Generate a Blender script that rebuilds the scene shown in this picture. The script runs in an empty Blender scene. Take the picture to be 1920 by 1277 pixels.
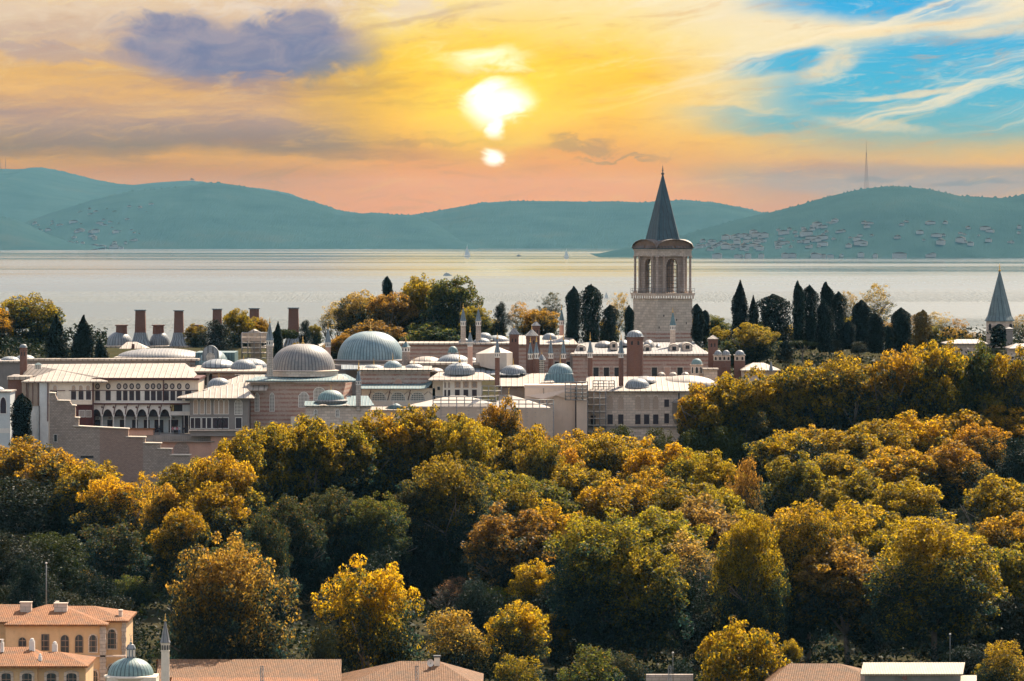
import bpy, math, random
import numpy as np
from mathutils import Vector
R = math.radians
sc = bpy.context.scene
COL = sc.collection
# ---------------------------------------------------------------- camera
F, HY, H0 = 10000.0, 420.0, 80.0            # focal length in photo pixels, horizon row, eye height
TH = math.atan((638.5-HY)/F)
cam = bpy.data.cameras.new("Camera"); camo = bpy.data.objects.new("Camera", cam); COL.objects.link(camo)
cam.sensor_width = 36.0; cam.lens = 36.0*F/1920.0; cam.clip_start = 5; cam.clip_end = 80000
camo.location = (0, 0, H0); camo.rotation_euler = (math.pi/2-TH, 0, 0)
sc.camera = camo
def Z(py, D): return H0 + D*math.tan(math.atan((638.5-py)/F)-TH)
def X(px, D, z=50.0): return (px-960.0)/F*(D*math.cos(TH)-(z-H0)*math.sin(TH))
def W(w, D): return w/F*D
# ---------------------------------------------------------------- exposure
sc.view_settings.view_transform = 'Standard'; sc.view_settings.look = 'None'
sc.view_settings.gamma = 1.0; sc.view_settings.use_curve_mapping = False
EXPO = 1.08; sc.view_settings.exposure = EXPO
sc.cycles.use_denoising = True; sc.cycles.denoiser = 'OPENIMAGEDENOISE'
sc.cycles.max_bounces = 6; sc.cycles.diffuse_bounces = 3; sc.cycles.transmission_bounces = 4
sc.cycles.volume_bounces = 0; sc.cycles.sample_clamp_indirect = 4.0
sc.cycles.caustics_reflective = False; sc.cycles.caustics_refractive = False
# ---------------------------------------------------------------- sun
SUN_AZ, SUN_EL = 26.0, 44.0                 # degrees right of the view direction, above the horizon
sl = bpy.data.lights.new("Sun", 'SUN'); sl.energy = 5.0; sl.angle = R(0.5); sl.color = (1.0, 0.85, 0.66)
so = bpy.data.objects.new("Sun", sl); COL.objects.link(so)
sd = Vector((math.sin(R(SUN_AZ))*math.cos(R(SUN_EL)), math.cos(R(SUN_AZ))*math.cos(R(SUN_EL)), math.sin(R(SUN_EL))))
so.rotation_euler = sd.to_track_quat('Z', 'Y').to_euler(); so.location = (0, 0, 500)
# ---------------------------------------------------------------- node expression helper
def s2l(c): return tuple(((v/255.0+0.055)/1.055)**2.4 if v > 10 else v/255.0/12.92 for v in c)
class E:
    nt = None
    def __init__(s, k): s.k = k
    @staticmethod
    def _in(sock, v):
        if isinstance(v, E): E.nt.links.new(v.k, sock)
        else: sock.default_value = v
    @staticmethod
    def m(op, *a, clamp=False):
        n = E.nt.nodes.new('ShaderNodeMath'); n.operation = op; n.use_clamp = clamp
        for i, v in enumerate(a): E._in(n.inputs[i], v)
        return E(n.outputs[0])
    def __add__(a, b): return E.m('ADD', a, b)
    def __radd__(a, b): return E.m('ADD', b, a)
    def __sub__(a, b): return E.m('SUBTRACT', a, b)
    def __rsub__(a, b): return E.m('SUBTRACT', b, a)
    def __mul__(a, b): return E.m('MULTIPLY', a, b)
    def __rmul__(a, b): return E.m('MULTIPLY', b, a)
    def __truediv__(a, b): return E.m('DIVIDE', a, b)
def sstep(x, a, b):
    n = E.nt.nodes.new('ShaderNodeMapRange'); n.interpolation_type = 'SMOOTHSTEP'
    E._in(n.inputs[0], x); n.inputs[1].default_value = a; n.inputs[2].default_value = b
    n.inputs[3].default_value = 0; n.inputs[4].default_value = 1
    return E(n.outputs[0])
def sinv(x, a, b): return 1.0-sstep(x, a, b)
def vec(x, y, z=0.0):
    n = E.nt.nodes.new('ShaderNodeCombineXYZ')
    for i, v in enumerate((x, y, z)): E._in(n.inputs[i], v)
    return E(n.outputs[0])
def noise(v, scale=1.0, detail=4.0, rough=0.55, dist=0.0, fac=True):
    n = E.nt.nodes.new('ShaderNodeTexNoise'); E._in(n.inputs['Vector'], v)
    n.inputs['Scale'].default_value = scale; n.inputs['Detail'].default_value = detail
    n.inputs['Roughness'].default_value = rough; n.inputs['Distortion'].default_value = dist
    return E(n.outputs['Fac' if fac else 'Color'])
def mix(f, a, b, mode='MIX'):
    n = E.nt.nodes.new('ShaderNodeMix'); n.data_type = 'RGBA'; n.blend_type = mode
    E._in(n.inputs[0], f)
    for i, v in ((6, a), (7, b)):
        if isinstance(v, E): E.nt.links.new(v.k, n.inputs[i])
        else: n.inputs[i].default_value = (*v[:3], 1)
    return E(n.outputs[2])
def ramp(f, stops, interp='LINEAR'):
    n = E.nt.nodes.new('ShaderNodeValToRGB'); E._in(n.inputs[0], f); cr = n.color_ramp; cr.interpolation = interp
    while len(cr.elements) < len(stops): cr.elements.new(0.5)
    for e, (p, c) in zip(cr.elements, stops): e.position = p; e.color = (*c[:3], 1)
    return E(n.outputs[0])
def sep(v):
    n = E.nt.nodes.new('ShaderNodeSeparateXYZ'); E._in(n.inputs[0], v)
    return E(n.outputs[0]), E(n.outputs[1]), E(n.outputs[2])
# ---------------------------------------------------------------- world: evening clouds over a blue sky
wd = bpy.data.worlds.new("World"); sc.world = wd; wd.use_nodes = True
nt = wd.node_tree; nt.nodes.clear(); E.nt = nt
tc = nt.nodes.new('ShaderNodeTexCoord')
dx, dy, dz = sep(E(tc.outputs['Generated']))
dyc = E.m('MAXIMUM', dy, 0.05)
u0 = dx/dyc*F + 960.0                       # direction measured in steps of 1/10000
v0 = HY - dz/dyc*F
w1 = noise(vec(u0*0.004, v0*0.009), 1.0, 4.0, 0.55, fac=False)
wx, wy, wz = sep(w1)
u = u0 + (wx-0.5)*170.0; v = v0 + (wy-0.5)*60.0
vn = v/420.0
S = s2l
left = ramp(vn, [(0.0, S((226,196,160))), (0.16, S((205,175,150))), (0.30, S((228,176,90))), (0.44, S((216,164,96))),
                 (0.56, S((176,142,126))), (0.655, S((160,130,124))), (0.71, S((252,184,50))), (0.78, S((236,160,60))), (0.86, S((246,164,24))), (1.0, S((248,160,10)))])
cen = ramp(vn, [(0.0, S((252,226,158))), (0.14, S((252,222,120))), (0.26, S((255,210,50))), (0.40, S((255,204,30))), (0.58, S((253,196,60))),
                (0.72, S((254,176,36))), (0.84, S((252,168,16))), (1.0, S((250,162,8)))])
rig = ramp(vn, [(0.0, S((244,226,190))), (0.2, S((246,226,178))), (0.42, S((238,214,160))), (0.55, S((250,206,110))), (0.64, S((255,200,74))), (0.72, S((240,186,96))),
                (0.78, S((176,158,152))), (0.88, S((212,156,100))), (1.0, S((244,150,40)))])
col = mix(sstep(u, 560.0, 800.0), left, cen)
col = mix(sstep(u+(wz-0.5)*420.0, 1120.0, 1480.0), col, rig)
def blob(cx, cy, rx, ry, uu=None, vv=None, a=1.0, b=0.35, rot=0.0):
    uu = uu if uu is not None else u; vv = vv if vv is not None else v
    c, s_ = math.cos(R(rot)), math.sin(R(rot))
    p = ((uu-cx)*c+(vv-cy)*s_)/rx; q = ((vv-cy)*c-(uu-cx)*s_)/ry
    d = E.m('SQRT', p*p+q*q)
    return 1.0-sstep(d, b, a)
# fine streaks
st1 = noise(vec(u*0.0022, v*0.016, 3.0), 1.0, 6.0, 0.62)
st2 = noise(vec((u+v*2.5)*0.0035, (v+u*0.28)*0.013, 7.0), 1.0, 7.0, 0.66, 0.4)
st3 = noise(vec(u0*0.011, v0*0.02, 11.0), 1.0, 7.0, 0.62, 0.6)
fib = noise(vec((u+v*1.2)*0.006, (v+u*0.10)*0.034, 21.0), 1.0, 9.0, 0.72, 0.3)
fib2 = noise(vec((u0-v0*0.6)*0.0045, (v0+u0*0.12)*0.022, 31.0), 1.0, 9.0, 0.70, 1.2)
# mauve / orange stripes on the left and low down
lm = (1.0-sstep(u, 620.0, 980.0))*sstep(v, 95.0, 170.0)*(1.0-sstep(v, 292.0, 330.0))
col = mix(lm*sstep(st1, 0.42, 0.66)*0.75, col, S((150,122,124)))
col = mix(lm*(1.0-sstep(st1, 0.30, 0.46))*0.6, col, S((238,184,98)))
low = sstep(v, 240.0, 300.0)
col = mix(low*sstep(st1, 0.5, 0.7)*0.42, col, S((216,142,66)))
col = mix(low*(1.0-sstep(st1, 0.30, 0.45))*0.4, col, S((255,190,40)))
# pale heaped clouds along the top left
col = mix(blob(600, 10, 420, 75)*sstep(st3, 0.42, 0.62)*0.8, col, S((232,212,190)))
col = mix(blob(90, 20, 330, 80)*sstep(st3, 0.46, 0.6)*0.6, col, S((226,200,172)))
# blue gaps at the right
bl = E.m('MAXIMUM', E.m('MAXIMUM', blob(1830, 165, 470, 125, a=1.2, b=0.6, rot=-6), blob(1640, 6, 260, 40, a=1.2)),
         E.m('MAXIMUM', blob(1480, 122, 180, 34, rot=-6), E.m('MAXIMUM', blob(1440, 236, 250, 36), blob(1330, 215, 170, 22))))
bl = bl*E.m('SUBTRACT', 1.5, sstep(st2, 0.46, 0.70)*1.0, clamp=True)
bcol = ramp(v0/300.0, [(0.0, S((50,170,222))), (0.5, S((66,176,208))), (0.75, S((104,176,190))), (1.0, S((170,180,160)))])
col = mix(bl*sstep(u0, 1180.0, 1500.0), col, bcol)
# white cirrus combed over the blue
ci = sstep(st2, 0.50, 0.70)*sstep(u0, 1000.0, 1350.0)*(1.0-sstep(v, 205.0, 260.0))
col = mix(ci*0.7, col, S((250,234,200)))
for args in ((1680,180,190,9,-6,0.6),(1560,130,90,30,-20,0.65),(1720,52,300,16,-7,0.6),(1880,58,120,14,-5,0.5),(1640,240,180,18,4,0.5)):
    col = mix(blob(args[0], args[1], args[2], args[3], rot=args[4])*args[5]*sstep(st3, 0.25, 0.6), col, S((250,222,170)))
# warm streaks near the glow
g = blob(950, 150, 520, 190, a=1.0, b=0.0)
col = mix(g*sstep(st2, 0.5, 0.75)*0.5, col, S((255,226,110)))
col = mix(g*0.5, col, S((255,200,10)))
col = mix(g*(1.0-sstep(st2, 0.33, 0.5))*0.35, col, S((246,178,40)))
# big slate violet cloud
uq = u0+(wx-0.5)*120.0+(st3-0.5)*150.0; vq = v0+(wy-0.5)*45.0+(st3-0.5)*90.0
dc = E.m('MAXIMUM', blob(465, 96, 300, 74, uq, vq, b=0.55), E.m('MAXIMUM', blob(330, 70, 150, 60, uq, vq, b=0.5), blob(560, 60, 100, 55, uq, vq, b=0.5)))
dcol = mix(sstep(st3+(vq-60.0)*0.002, 0.30, 0.75), S((150,142,158)), S((104,114,152)))
col = mix(dc*0.93, col, dcol)
col = mix(blob(90, 95, 300, 22, uq, vq, rot=6)*0.5, col, S((166,146,150)))
col = mix(blob(780, 40, 220, 9, u, v, rot=-13)*0.35, col, S((180,150,130)))
# curl of mauve cloud below the sun
col = mix(E.m('MAXIMUM', blob(1080, 278, 110, 18, uq, vq), blob(1170, 296, 120, 9, uq, vq, rot=-8))*0.75, col, S((186,150,122)))
col = mix(blob(800, 258, 190, 11, uq, vq, rot=3)*0.6, col, S((190,150,120)))
# grey mauve banks low at the right
col = mix(blob(1720, 345, 330, 40, u, v)*0.8, col, S((172,152,150)))
col = mix(blob(1800, 340, 120, 6, u, v)*0.6, col, S((120,118,136)))
col = mix(blob(1640, 333, 70, 6, u, v)*0.5, col, S((130,122,132)))
# light breaking through
sunm = blob(932, 190, 200, 150, uq, vq, b=0.0)
col = mix(sunm*0.9, col, S((255,232,90)))
su, sv = u0+(st3-0.5)*90.0+(fib-0.5)*40.0, v0+(st3-0.5)*80.0+(fib-0.5)*40.0
core = E.m('MAXIMUM', blob(932, 194, 84, 60, su, sv, b=0.2), E.m('MAXIMUM', blob(930, 236, 34, 32, su, v0, b=0.1), blob(925, 296, 30, 19, u0+(st3-0.5)*50.0, v0+(st3-0.5)*36.0, b=0.1)))
core = E.m('MAXIMUM', core, blob(912, 108, 110, 34, su, sv, b=0.0)*0.55)
# fibrous texture over everything
tx = (sstep(u0, 300.0, 900.0)*0.5+0.35)*(1.0-dc*0.75)
col = mix(sstep(fib2, 0.50, 0.72)*tx*0.55*(1.0-core), col, mix(sstep(v0, 90.0, 300.0), S((255,240,200)), S((255,200,64))))
col = mix((1.0-sstep(fib2, 0.30, 0.48))*0.34*(1.0-core)*(1.0-dc), col, mix(sstep(u0, 700.0, 1200.0), S((178,140,120)), S((222,160,70))))
col = mix(sstep(fib, 0.54, 0.72)*0.30*(1.0-core)*(1.0-dc*0.8), col, mix(sstep(v0, 90.0, 300.0), S((255,230,160)), S((255,196,60))))
col = mix((1.0-sstep(fib, 0.32, 0.46))*0.25*(1.0-core)*(1.0-dc), col, S((196,148,104)))
lowc = mix(sstep(u0, 1150.0, 1500.0), mix(sstep(u0, 350.0, 800.0), (0.62,0.53,0.0), (0.80,0.65,0.0)), (0.80,0.73,0.55))
col = mix(sstep(v0, 190.0, 335.0), col, mix(1.0, col, lowc, 'MULTIPLY'))
col = mix(blob(900, 190, 420, 150, u, v, a=1.0, b=0.45), col, mix(1.0, col, (1.04,0.99,0.28), 'MULTIPLY'))
col = mix(core, col, (1.5, 1.45, 1.2))
# higher up the painted evening bank thins into clear sky, with unseen pale cloud added as fill light for the facades
sky = nt.nodes.new('ShaderNodeTexSky'); sky.sky_type = 'NISHITA'; sky.sun_disc = False
sky.sun_elevation = R(SUN_EL); sky.sun_rotation = R(SUN_AZ); sky.air_density = 1.0; sky.dust_density = 1.0; sky.ozone_density = 2.0
SKY_K = 0.10
nsc = nt.nodes.new('ShaderNodeVectorMath'); nsc.operation = 'SCALE'; nt.links.new(sky.outputs[0], nsc.inputs[0]); nsc.inputs['Scale'].default_value = 1.0
cn = noise(vec(dx*2.2, dy*2.2, dz*5.0), 1.0, 6.0, 0.6)
fill_cl = sstep(cn, 0.42, 0.62)*(1.0-sstep(dz, 0.35, 0.9))
hi = mix(0.25+fill_cl*0.45, E(nsc.outputs[0]), mix(sstep(dy, -0.3, 0.3), (5.6, 5.2, 4.9), (6.8, 5.6, 4.3)))
fade = sstep(v0, -2200.0, -250.0)*sstep(dy, 0.3, 0.7)
ten = mix(1.0, (0,0,0), col, 'ADD')
tv = nt.nodes.new('ShaderNodeVectorMath'); tv.operation = 'SCALE'; nt.links.new(ten.k, tv.inputs[0]); tv.inputs['Scale'].default_value = 1.0/SKY_K/2**EXPO*1.04
out = mix(fade, hi, E(tv.outputs[0]))
bg = nt.nodes.new('ShaderNodeBackground'); nt.links.new(out.k, bg.inputs['Color']); bg.inputs['Strength'].default_value = SKY_K
wo = nt.nodes.new('ShaderNodeOutputWorld'); nt.links.new(bg.outputs[0], wo.inputs['Surface'])
# ---------------------------------------------------------------- materials
MATS = {}
def newmat(name):
    m = bpy.data.materials.new(name); m.use_nodes = True; t = m.node_tree; t.nodes.clear(); E.nt = t
    o = t.nodes.new('ShaderNodeOutputMaterial'); MATS[name] = m
    return m, t, o
def princ(t, o, col, rough=0.7, bump=None, metal=0.0, spec=0.3, bstr=0.3, bdist=0.1):
    b = t.nodes.new('ShaderNodeBsdfPrincipled')
    if isinstance(col, E): t.links.new(col.k, b.inputs['Base Color'])
    else: b.inputs['Base Color'].default_value = (*col, 1)
    E._in(b.inputs['Roughness'], rough); b.inputs['Metallic'].default_value = metal
    b.inputs['Specular IOR Level'].default_value = spec
    if bump is not None:
        n = t.nodes.new('ShaderNodeBump'); n.inputs['Strength'].default_value = bstr; n.inputs['Distance'].default_value = bdist
        t.links.new(bump.k, n.inputs['Height']); t.links.new(n.outputs[0], b.inputs['Normal'])
    t.links.new(b.outputs[0], o.inputs['Surface']); return b
def uvn(t):
    n = t.nodes.new('ShaderNodeUVMap'); n.uv_map = 'UVMap'; return E(n.outputs[0])
def objc(t):
    n = t.nodes.new('ShaderNodeTexCoord'); return E(n.outputs['Object'])
def geo(t):
    n = t.nodes.new('ShaderNodeNewGeometry'); return E(n.outputs['Position'])
def line(x, w):     # 1 on a thin line at every whole number of x, w = half width
    f = E.m('FRACT', x); d = E.m('MINIMUM', f, 1.0-f)
    return 1.0-sstep(d, w*0.5, w*1.5)
def m_plain(name, c1, c2=None, rough=0.75, sc_=0.8, metal=0.0, spec=0.3, detail=5.0):
    m, t, o = newmat(name); c2 = c2 or tuple(v*0.75 for v in c1)
    g_ = geo(t); n = noise(g_, sc_, detail, 0.65)
    c = mix(sstep(n, 0.35, 0.65), c2, c1)
    n2 = noise(g_, sc_*6, 3, 0.6)
    px_, py_, pz_ = sep(g_); stn = noise(vec(px_*1.3, py_*1.3, pz_*0.22), 1.0, 5, 0.7)
    c = mix(sstep(stn, 0.52, 0.74)*0.38, c, tuple(v*0.5 for v in c1))
    c = mix(0.35, c, mix(n2, tuple(v*0.6 for v in c1), tuple(min(1, v*1.3) for v in c1)))
    princ(t, o, c, rough, n2, metal, spec, 0.2, 0.05); return m
def m_lead(name, c1, c2, per=0.62, dome=False, rough=0.55):
    m, t, o = newmat(name); uv = uvn(t); ux, vy, _ = sep(uv); g_ = geo(t)
    if not dome: ux = ux/per
    ln = line(ux, 0.09 if not dome else 0.13)
    row = line(vy/1.9+E.m('FLOOR', ux)*0.5, 0.012)
    n = noise(g_, 0.5, 6, 0.7); n2 = noise(g_, 3.0, 4, 0.7)
    wn = t.nodes.new('ShaderNodeTexWhiteNoise'); wn.noise_dimensions = '2D'
    t.links.new(vec(E.m('FLOOR', ux), E.m('FLOOR', vy/1.9+E.m('FLOOR', ux)*0.5)).k, wn.inputs['Vector'])
    c = mix(sstep(n, 0.3, 0.7), c2, c1)
    c = mix(0.25, c, mix(E(wn.outputs[0]), tuple(v*0.65 for v in c1), tuple(min(1, v*1.3) for v in c1)))
    c = mix(sstep(n2, 0.50, 0.72)*0.45, c, tuple(v*0.50 for v in c2)); c = mix(sstep(noise(vec(ux*0.9, vy*0.25, 3.0), 1.0, 4, 0.7), 0.52, 0.72)*0.4, c, tuple(v*0.6 for v in c2))
    c = mix(ln*0.8, c, tuple(v*0.32 for v in c2)); c = mix(row*0.4, c, tuple(v*0.5 for v in c2))
    princ(t, o, c, rough, ln*1.0+row*0.4+n2*0.25, 0.0, 0.45, 0.5, 0.06); return m
def m_band(name, stone, brick, per=0.95, frac=0.45, patch=0.4):
    m, t, o = newmat(name); uv = uvn(t); ux, vy, _ = sep(uv); g_ = geo(t)
    n = noise(g_, 0.35, 5, 0.7); n2 = noise(g_, 2.5, 5, 0.7)
    ph = vy/per+(n2-0.5)*0.7
    f = E.m('FRACT', ph); isb = sstep(f, 0.02, 0.12)*(1.0-sstep(f, frac, frac+0.1))
    isb = isb*(1.0-sstep(n+(n2-0.5)*0.5, 0.46, 0.66)*patch)
    jn = line(ux/0.7+E.m('FLOOR', ph)*0.37, 0.05)*(1.0-isb)
    sc1 = mix(n2, tuple(v*0.72 for v in stone), tuple(min(1, v*1.15) for v in stone))
    bc1 = mix(noise(g_, 6.0, 3, 0.6), tuple(v*0.7 for v in brick), tuple(v*1.25 for v in brick))
    c = mix(isb, sc1, bc1); c = mix(jn*0.35, c, tuple(v*0.5 for v in stone))
    c = mix(sstep(noise(vec(ux*0.8, vy*0.12), 1.0, 4, 0.6), 0.55, 0.75)*0.3, c, tuple(v*0.45 for v in stone))
    princ(t, o, c, 0.85, n2+jn*-0.5, 0, 0.2, 0.5, 0.08); return m
def m_block(name, stone, dark, bw=0.9, bh=0.42):
    m, t, o = newmat(name); uv = uvn(t); g_ = geo(t)
    b = t.nodes.new('ShaderNodeTexBrick'); t.links.new(uv.k, b.inputs['Vector'])
    b.inputs['Scale'].default_value = 1.0; b.inputs['Brick Width'].default_value = bw; b.inputs['Row Height'].default_value = bh
    b.inputs['Mortar Size'].default_value = 0.03; b.inputs['Bias'].default_value = 0.0
    b.inputs['Color1'].default_value = (*stone, 1); b.inputs['Color2'].default_value = (*[v*0.72 for v in stone], 1)
    b.inputs['Mortar'].default_value = (*[v*0.5 for v in stone], 1)
    n = noise(g_, 0.5, 6, 0.7); n2 = noise(g_, 4.0, 4, 0.7)
    c = mix(sstep(n, 0.45, 0.7)*0.5, E(b.outputs[0]), dark)
    c = mix(sstep(n2, 0.56, 0.7)*0.45, c, tuple(v*0.5 for v in dark))
    princ(t, o, c, 0.88, n2+E(b.outputs[1])*-0.6, 0, 0.2, 0.5, 0.06); return m
def m_lattice(name, bar, hole, p=0.30):
    m, t, o = newmat(name); ux, vy, _ = sep(uvn(t))
    a = E.m('SINE', (ux/p)*2*math.pi)*E.m('SINE', (vy/p)*2*math.pi)
    k = sstep(E.m('ABSOLUTE', a), 0.30, 0.55)
    princ(t, o, mix(k, bar, hole), 0.8, k*-1.0, 0, 0.2, 0.4, 0.05); return m
def m_mullion(name, bar, glass, pw=0.45, ph=0.55, w=0.08):
    m, t, o = newmat(name); ux, vy, _ = sep(uvn(t))
    k = E.m('MAXIMUM', line(ux/pw, w), line(vy/ph, w))
    princ(t, o, mix(k, glass, bar), 0.25, None, 0, 0.5); return m
def m_tile(name, c1, c2):
    m, t, o = newmat(name); ux, vy, _ = sep(uvn(t)); g_ = geo(t)
    wv = E.m('ABSOLUTE', E.m('SINE', ux/0.22*math.pi)); rw = E.m('FRACT', vy/0.34)
    wn = t.nodes.new('ShaderNodeTexWhiteNoise'); wn.noise_dimensions = '2D'
    t.links.new(vec(E.m('FLOOR', ux/0.22), E.m('FLOOR', vy/0.34)).k, wn.inputs['Vector'])
    n = noise(g_, 0.6, 5, 0.7)
    c = mix(E(wn.outputs[0]), c1, c2); c = mix(sstep(n, 0.42, 0.68)*0.6, c, (0.11,0.075,0.045)); c = mix(sstep(noise(g_, 2.5, 4, 0.7), 0.55, 0.7)*0.4, c, (0.27,0.17,0.09))  # dark patches: moss and weathering, doubling as painted leaf shade
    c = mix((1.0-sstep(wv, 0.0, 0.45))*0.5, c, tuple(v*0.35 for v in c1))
    princ(t, o, c, 0.8, wv*1.0+rw*0.5, 0, 0.25, 0.7, 0.08); return m
lead = m_lead('lead_roof', (0.29,0.26,0.235), (0.165,0.18,0.19))
lead_pale = m_lead('pale_lead_roof', (0.42,0.345,0.27), (0.30,0.245,0.195), per=1.05)
lead_dome = m_lead('lead_dome', (0.28,0.285,0.29), (0.14,0.18,0.20), dome=True, rough=0.5)  # bluish: the domes' teal shade is painted into the lead colour
lead_dark = m_lead('dark_lead', (0.20,0.24,0.26), (0.11,0.15,0.17), per=0.7)
lead_green = m_lead('green_lead', (0.13,0.21,0.22), (0.08,0.145,0.155), per=0.6)
band = m_band('banded_stone_brick', (0.52,0.38,0.30), (0.38,0.20,0.15), per=0.8, patch=0.85)
band2 = m_band('banded_wall_pale', (0.56,0.45,0.37), (0.38,0.20,0.15), per=0.8, patch=0.7)
stone = m_block('grey_ashlar', (0.54,0.45,0.37), (0.24,0.20,0.18))
stone_w = m_block('cream_ashlar', (0.74,0.59,0.47), (0.52,0.39,0.30), 1.1, 0.5)
rubble = m_block('rubble_wall', (0.46,0.36,0.29), (0.24,0.19,0.16), 0.5, 0.28)
pinkwall = m_plain('pink_plaster', (0.60,0.36,0.26), (0.50,0.30,0.22))
brick = m_block('red_brick', (0.26,0.135,0.10), (0.17,0.10,0.08), 0.35, 0.13)
cream = m_plain('cream_plaster', (0.80,0.68,0.54), (0.70,0.58,0.46), sc_=0.5)
white = m_plain('white_paint', (0.80,0.74,0.66), (0.70,0.64,0.57), sc_=0.6)
bluewhite = m_plain('cool_white_render', (0.60,0.62,0.60), (0.50,0.53,0.53), sc_=0.3)
ochre = m_plain('ochre_plaster', (0.70,0.46,0.25), (0.60,0.38,0.20), sc_=0.35)
greywall = m_plain('grey_render', (0.28,0.24,0.21), (0.22,0.19,0.17), sc_=0.4)
board = m_plain('weathered_boards', (0.34,0.27,0.21), (0.25,0.20,0.16))
maroon = m_plain('maroon_timber', (0.11,0.035,0.03), (0.08,0.03,0.03))
dark = m_plain('dark_opening', (0.018,0.016,0.018), (0.012,0.012,0.014), rough=0.4)
shutter = m_plain('dark_shutter', (0.045,0.03,0.035), (0.03,0.022,0.028), rough=0.6)
glass = m_mullion('window_glass', (0.30,0.2,0.14), (0.02,0.03,0.035), 0.5, 0.7, 0.05)
fanglass = m_mullion('white_mullion_glass', (0.7,0.64,0.55), (0.04,0.06,0.06), 0.32, 0.36, 0.13)
tglass = m_mullion('tower_glazing', (0.03,0.03,0.035), (0.22,0.30,0.32), 0.62, 0.62, 0.11)
latw = m_lattice('white_lattice', (0.80,0.72,0.62), (0.03,0.03,0.03), 0.52)
latc = m_lattice('cream_lattice', (0.74,0.56,0.42), (0.13,0.08,0.06), 0.40)
rosette = m_lattice('rosette_lattice', (0.55,0.48,0.42), (0.04,0.03,0.04), 0.42)
gold = m_plain('gilt', (0.75,0.45,0.12), (0.6,0.34,0.1), rough=0.35, metal=0.7)
iron = m_plain('iron', (0.10,0.09,0.09), (0.07,0.07,0.07), rough=0.5)
steel = m_plain('galvanised_steel', (0.24,0.24,0.23), (0.16,0.16,0.16), rough=0.45, metal=0.3)
tarp = m_plain('beige_tarpaulin', (0.66,0.50,0.38), (0.58,0.44,0.34), sc_=0.12, rough=0.65, detail=2)
tent = m_plain('white_tent_cloth', (0.50,0.43,0.36), (0.44,0.38,0.32), sc_=0.2, rough=0.6)
tile = m_tile('terracotta_tiles', (0.24,0.088,0.028), (0.36,0.15,0.055))
tile_b = m_tile('weathered_shade_tiles', (0.14,0.065,0.026), (0.26,0.125,0.055))
metal_roof = m_lead('corrugated_sheet', (0.44,0.36,0.24), (0.38,0.31,0.20), per=0.3)
pave = m_plain('paving', (0.40,0.34,0.29), (0.3,0.26,0.22))
bark = m_plain('bark', (0.17,0.13,0.10), (0.10,0.08,0.06), sc_=1.5)
boatw = m_plain('boat_white', (0.7,0.7,0.68)); boatd = m_plain('boat_dark', (0.06,0.08,0.1))
# netting: open weave stretched on the scaffold
m, t, o = newmat('debris_net'); ux, vy, _ = sep(uvn(t))
b = t.nodes.new('ShaderNodeBsdfDiffuse'); b.inputs[0].default_value = (0.62,0.47,0.36,1)
tr = t.nodes.new('ShaderNodeBsdfTransparent'); mx = t.nodes.new('ShaderNodeMixShader')
k = 0.38+noise(vec(ux*0.25, vy*0.25), 1.0, 3, 0.6)*0.45
t.links.new(k.k, mx.inputs[0]); t.links.new(tr.outputs[0], mx.inputs[1]); t.links.new(b.outputs[0], mx.inputs[2]); t.links.new(mx.outputs[0], o.inputs[0])
net = m
# leaves: the tree's own colour (object colour) flecked with greener and browner leaves; low in broad crowns the dark teal green paints in shade
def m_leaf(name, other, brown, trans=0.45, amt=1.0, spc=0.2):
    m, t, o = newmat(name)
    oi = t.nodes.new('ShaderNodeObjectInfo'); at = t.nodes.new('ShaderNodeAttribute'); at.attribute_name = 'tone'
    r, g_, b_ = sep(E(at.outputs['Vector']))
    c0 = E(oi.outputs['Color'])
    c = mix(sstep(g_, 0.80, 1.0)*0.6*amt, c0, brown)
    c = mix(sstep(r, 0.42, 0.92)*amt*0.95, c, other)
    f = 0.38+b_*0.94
    vm = t.nodes.new('ShaderNodeVectorMath'); vm.operation = 'SCALE'; t.links.new(c.k, vm.inputs[0]); t.links.new(f.k, vm.inputs['Scale'])
    vd = t.nodes.new('ShaderNodeVectorMath'); vd.operation = 'SCALE'; t.links.new(vm.outputs[0], vd.inputs[0]); vd.inputs['Scale'].default_value = 0.34
    d = t.nodes.new('ShaderNodeBsdfPrincipled'); t.links.new(vd.outputs[0], d.inputs['Base Color']); d.inputs['Roughness'].default_value = 0.55
    d.inputs['Specular IOR Level'].default_value = spc
    tl = t.nodes.new('ShaderNodeBsdfTranslucent')
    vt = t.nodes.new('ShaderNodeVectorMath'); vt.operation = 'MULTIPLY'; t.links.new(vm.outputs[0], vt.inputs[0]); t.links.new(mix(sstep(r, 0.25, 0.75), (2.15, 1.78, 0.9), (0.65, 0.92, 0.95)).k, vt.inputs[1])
    t.links.new(vt.outputs[0], tl.inputs['Color'])
    mx = t.nodes.new('ShaderNodeMixShader'); mx.inputs[0].default_value = trans
    t.links.new(d.outputs[0], mx.inputs[1]); t.links.new(tl.outputs[0], mx.inputs[2]); t.links.new(mx.outputs[0], o.inputs['Surface'])
    return m
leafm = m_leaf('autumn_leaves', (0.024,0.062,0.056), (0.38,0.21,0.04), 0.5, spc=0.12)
leafu = m_leaf('undergrowth_leaves', (0.03,0.05,0.03), (0.06,0.05,0.02), 0.1, 0.5, 0.03)
leafe = m_leaf('evergreen_leaves', (0.02,0.045,0.04), (0.05,0.05,0.02), 0.12, 0.5, 0.06)
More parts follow.
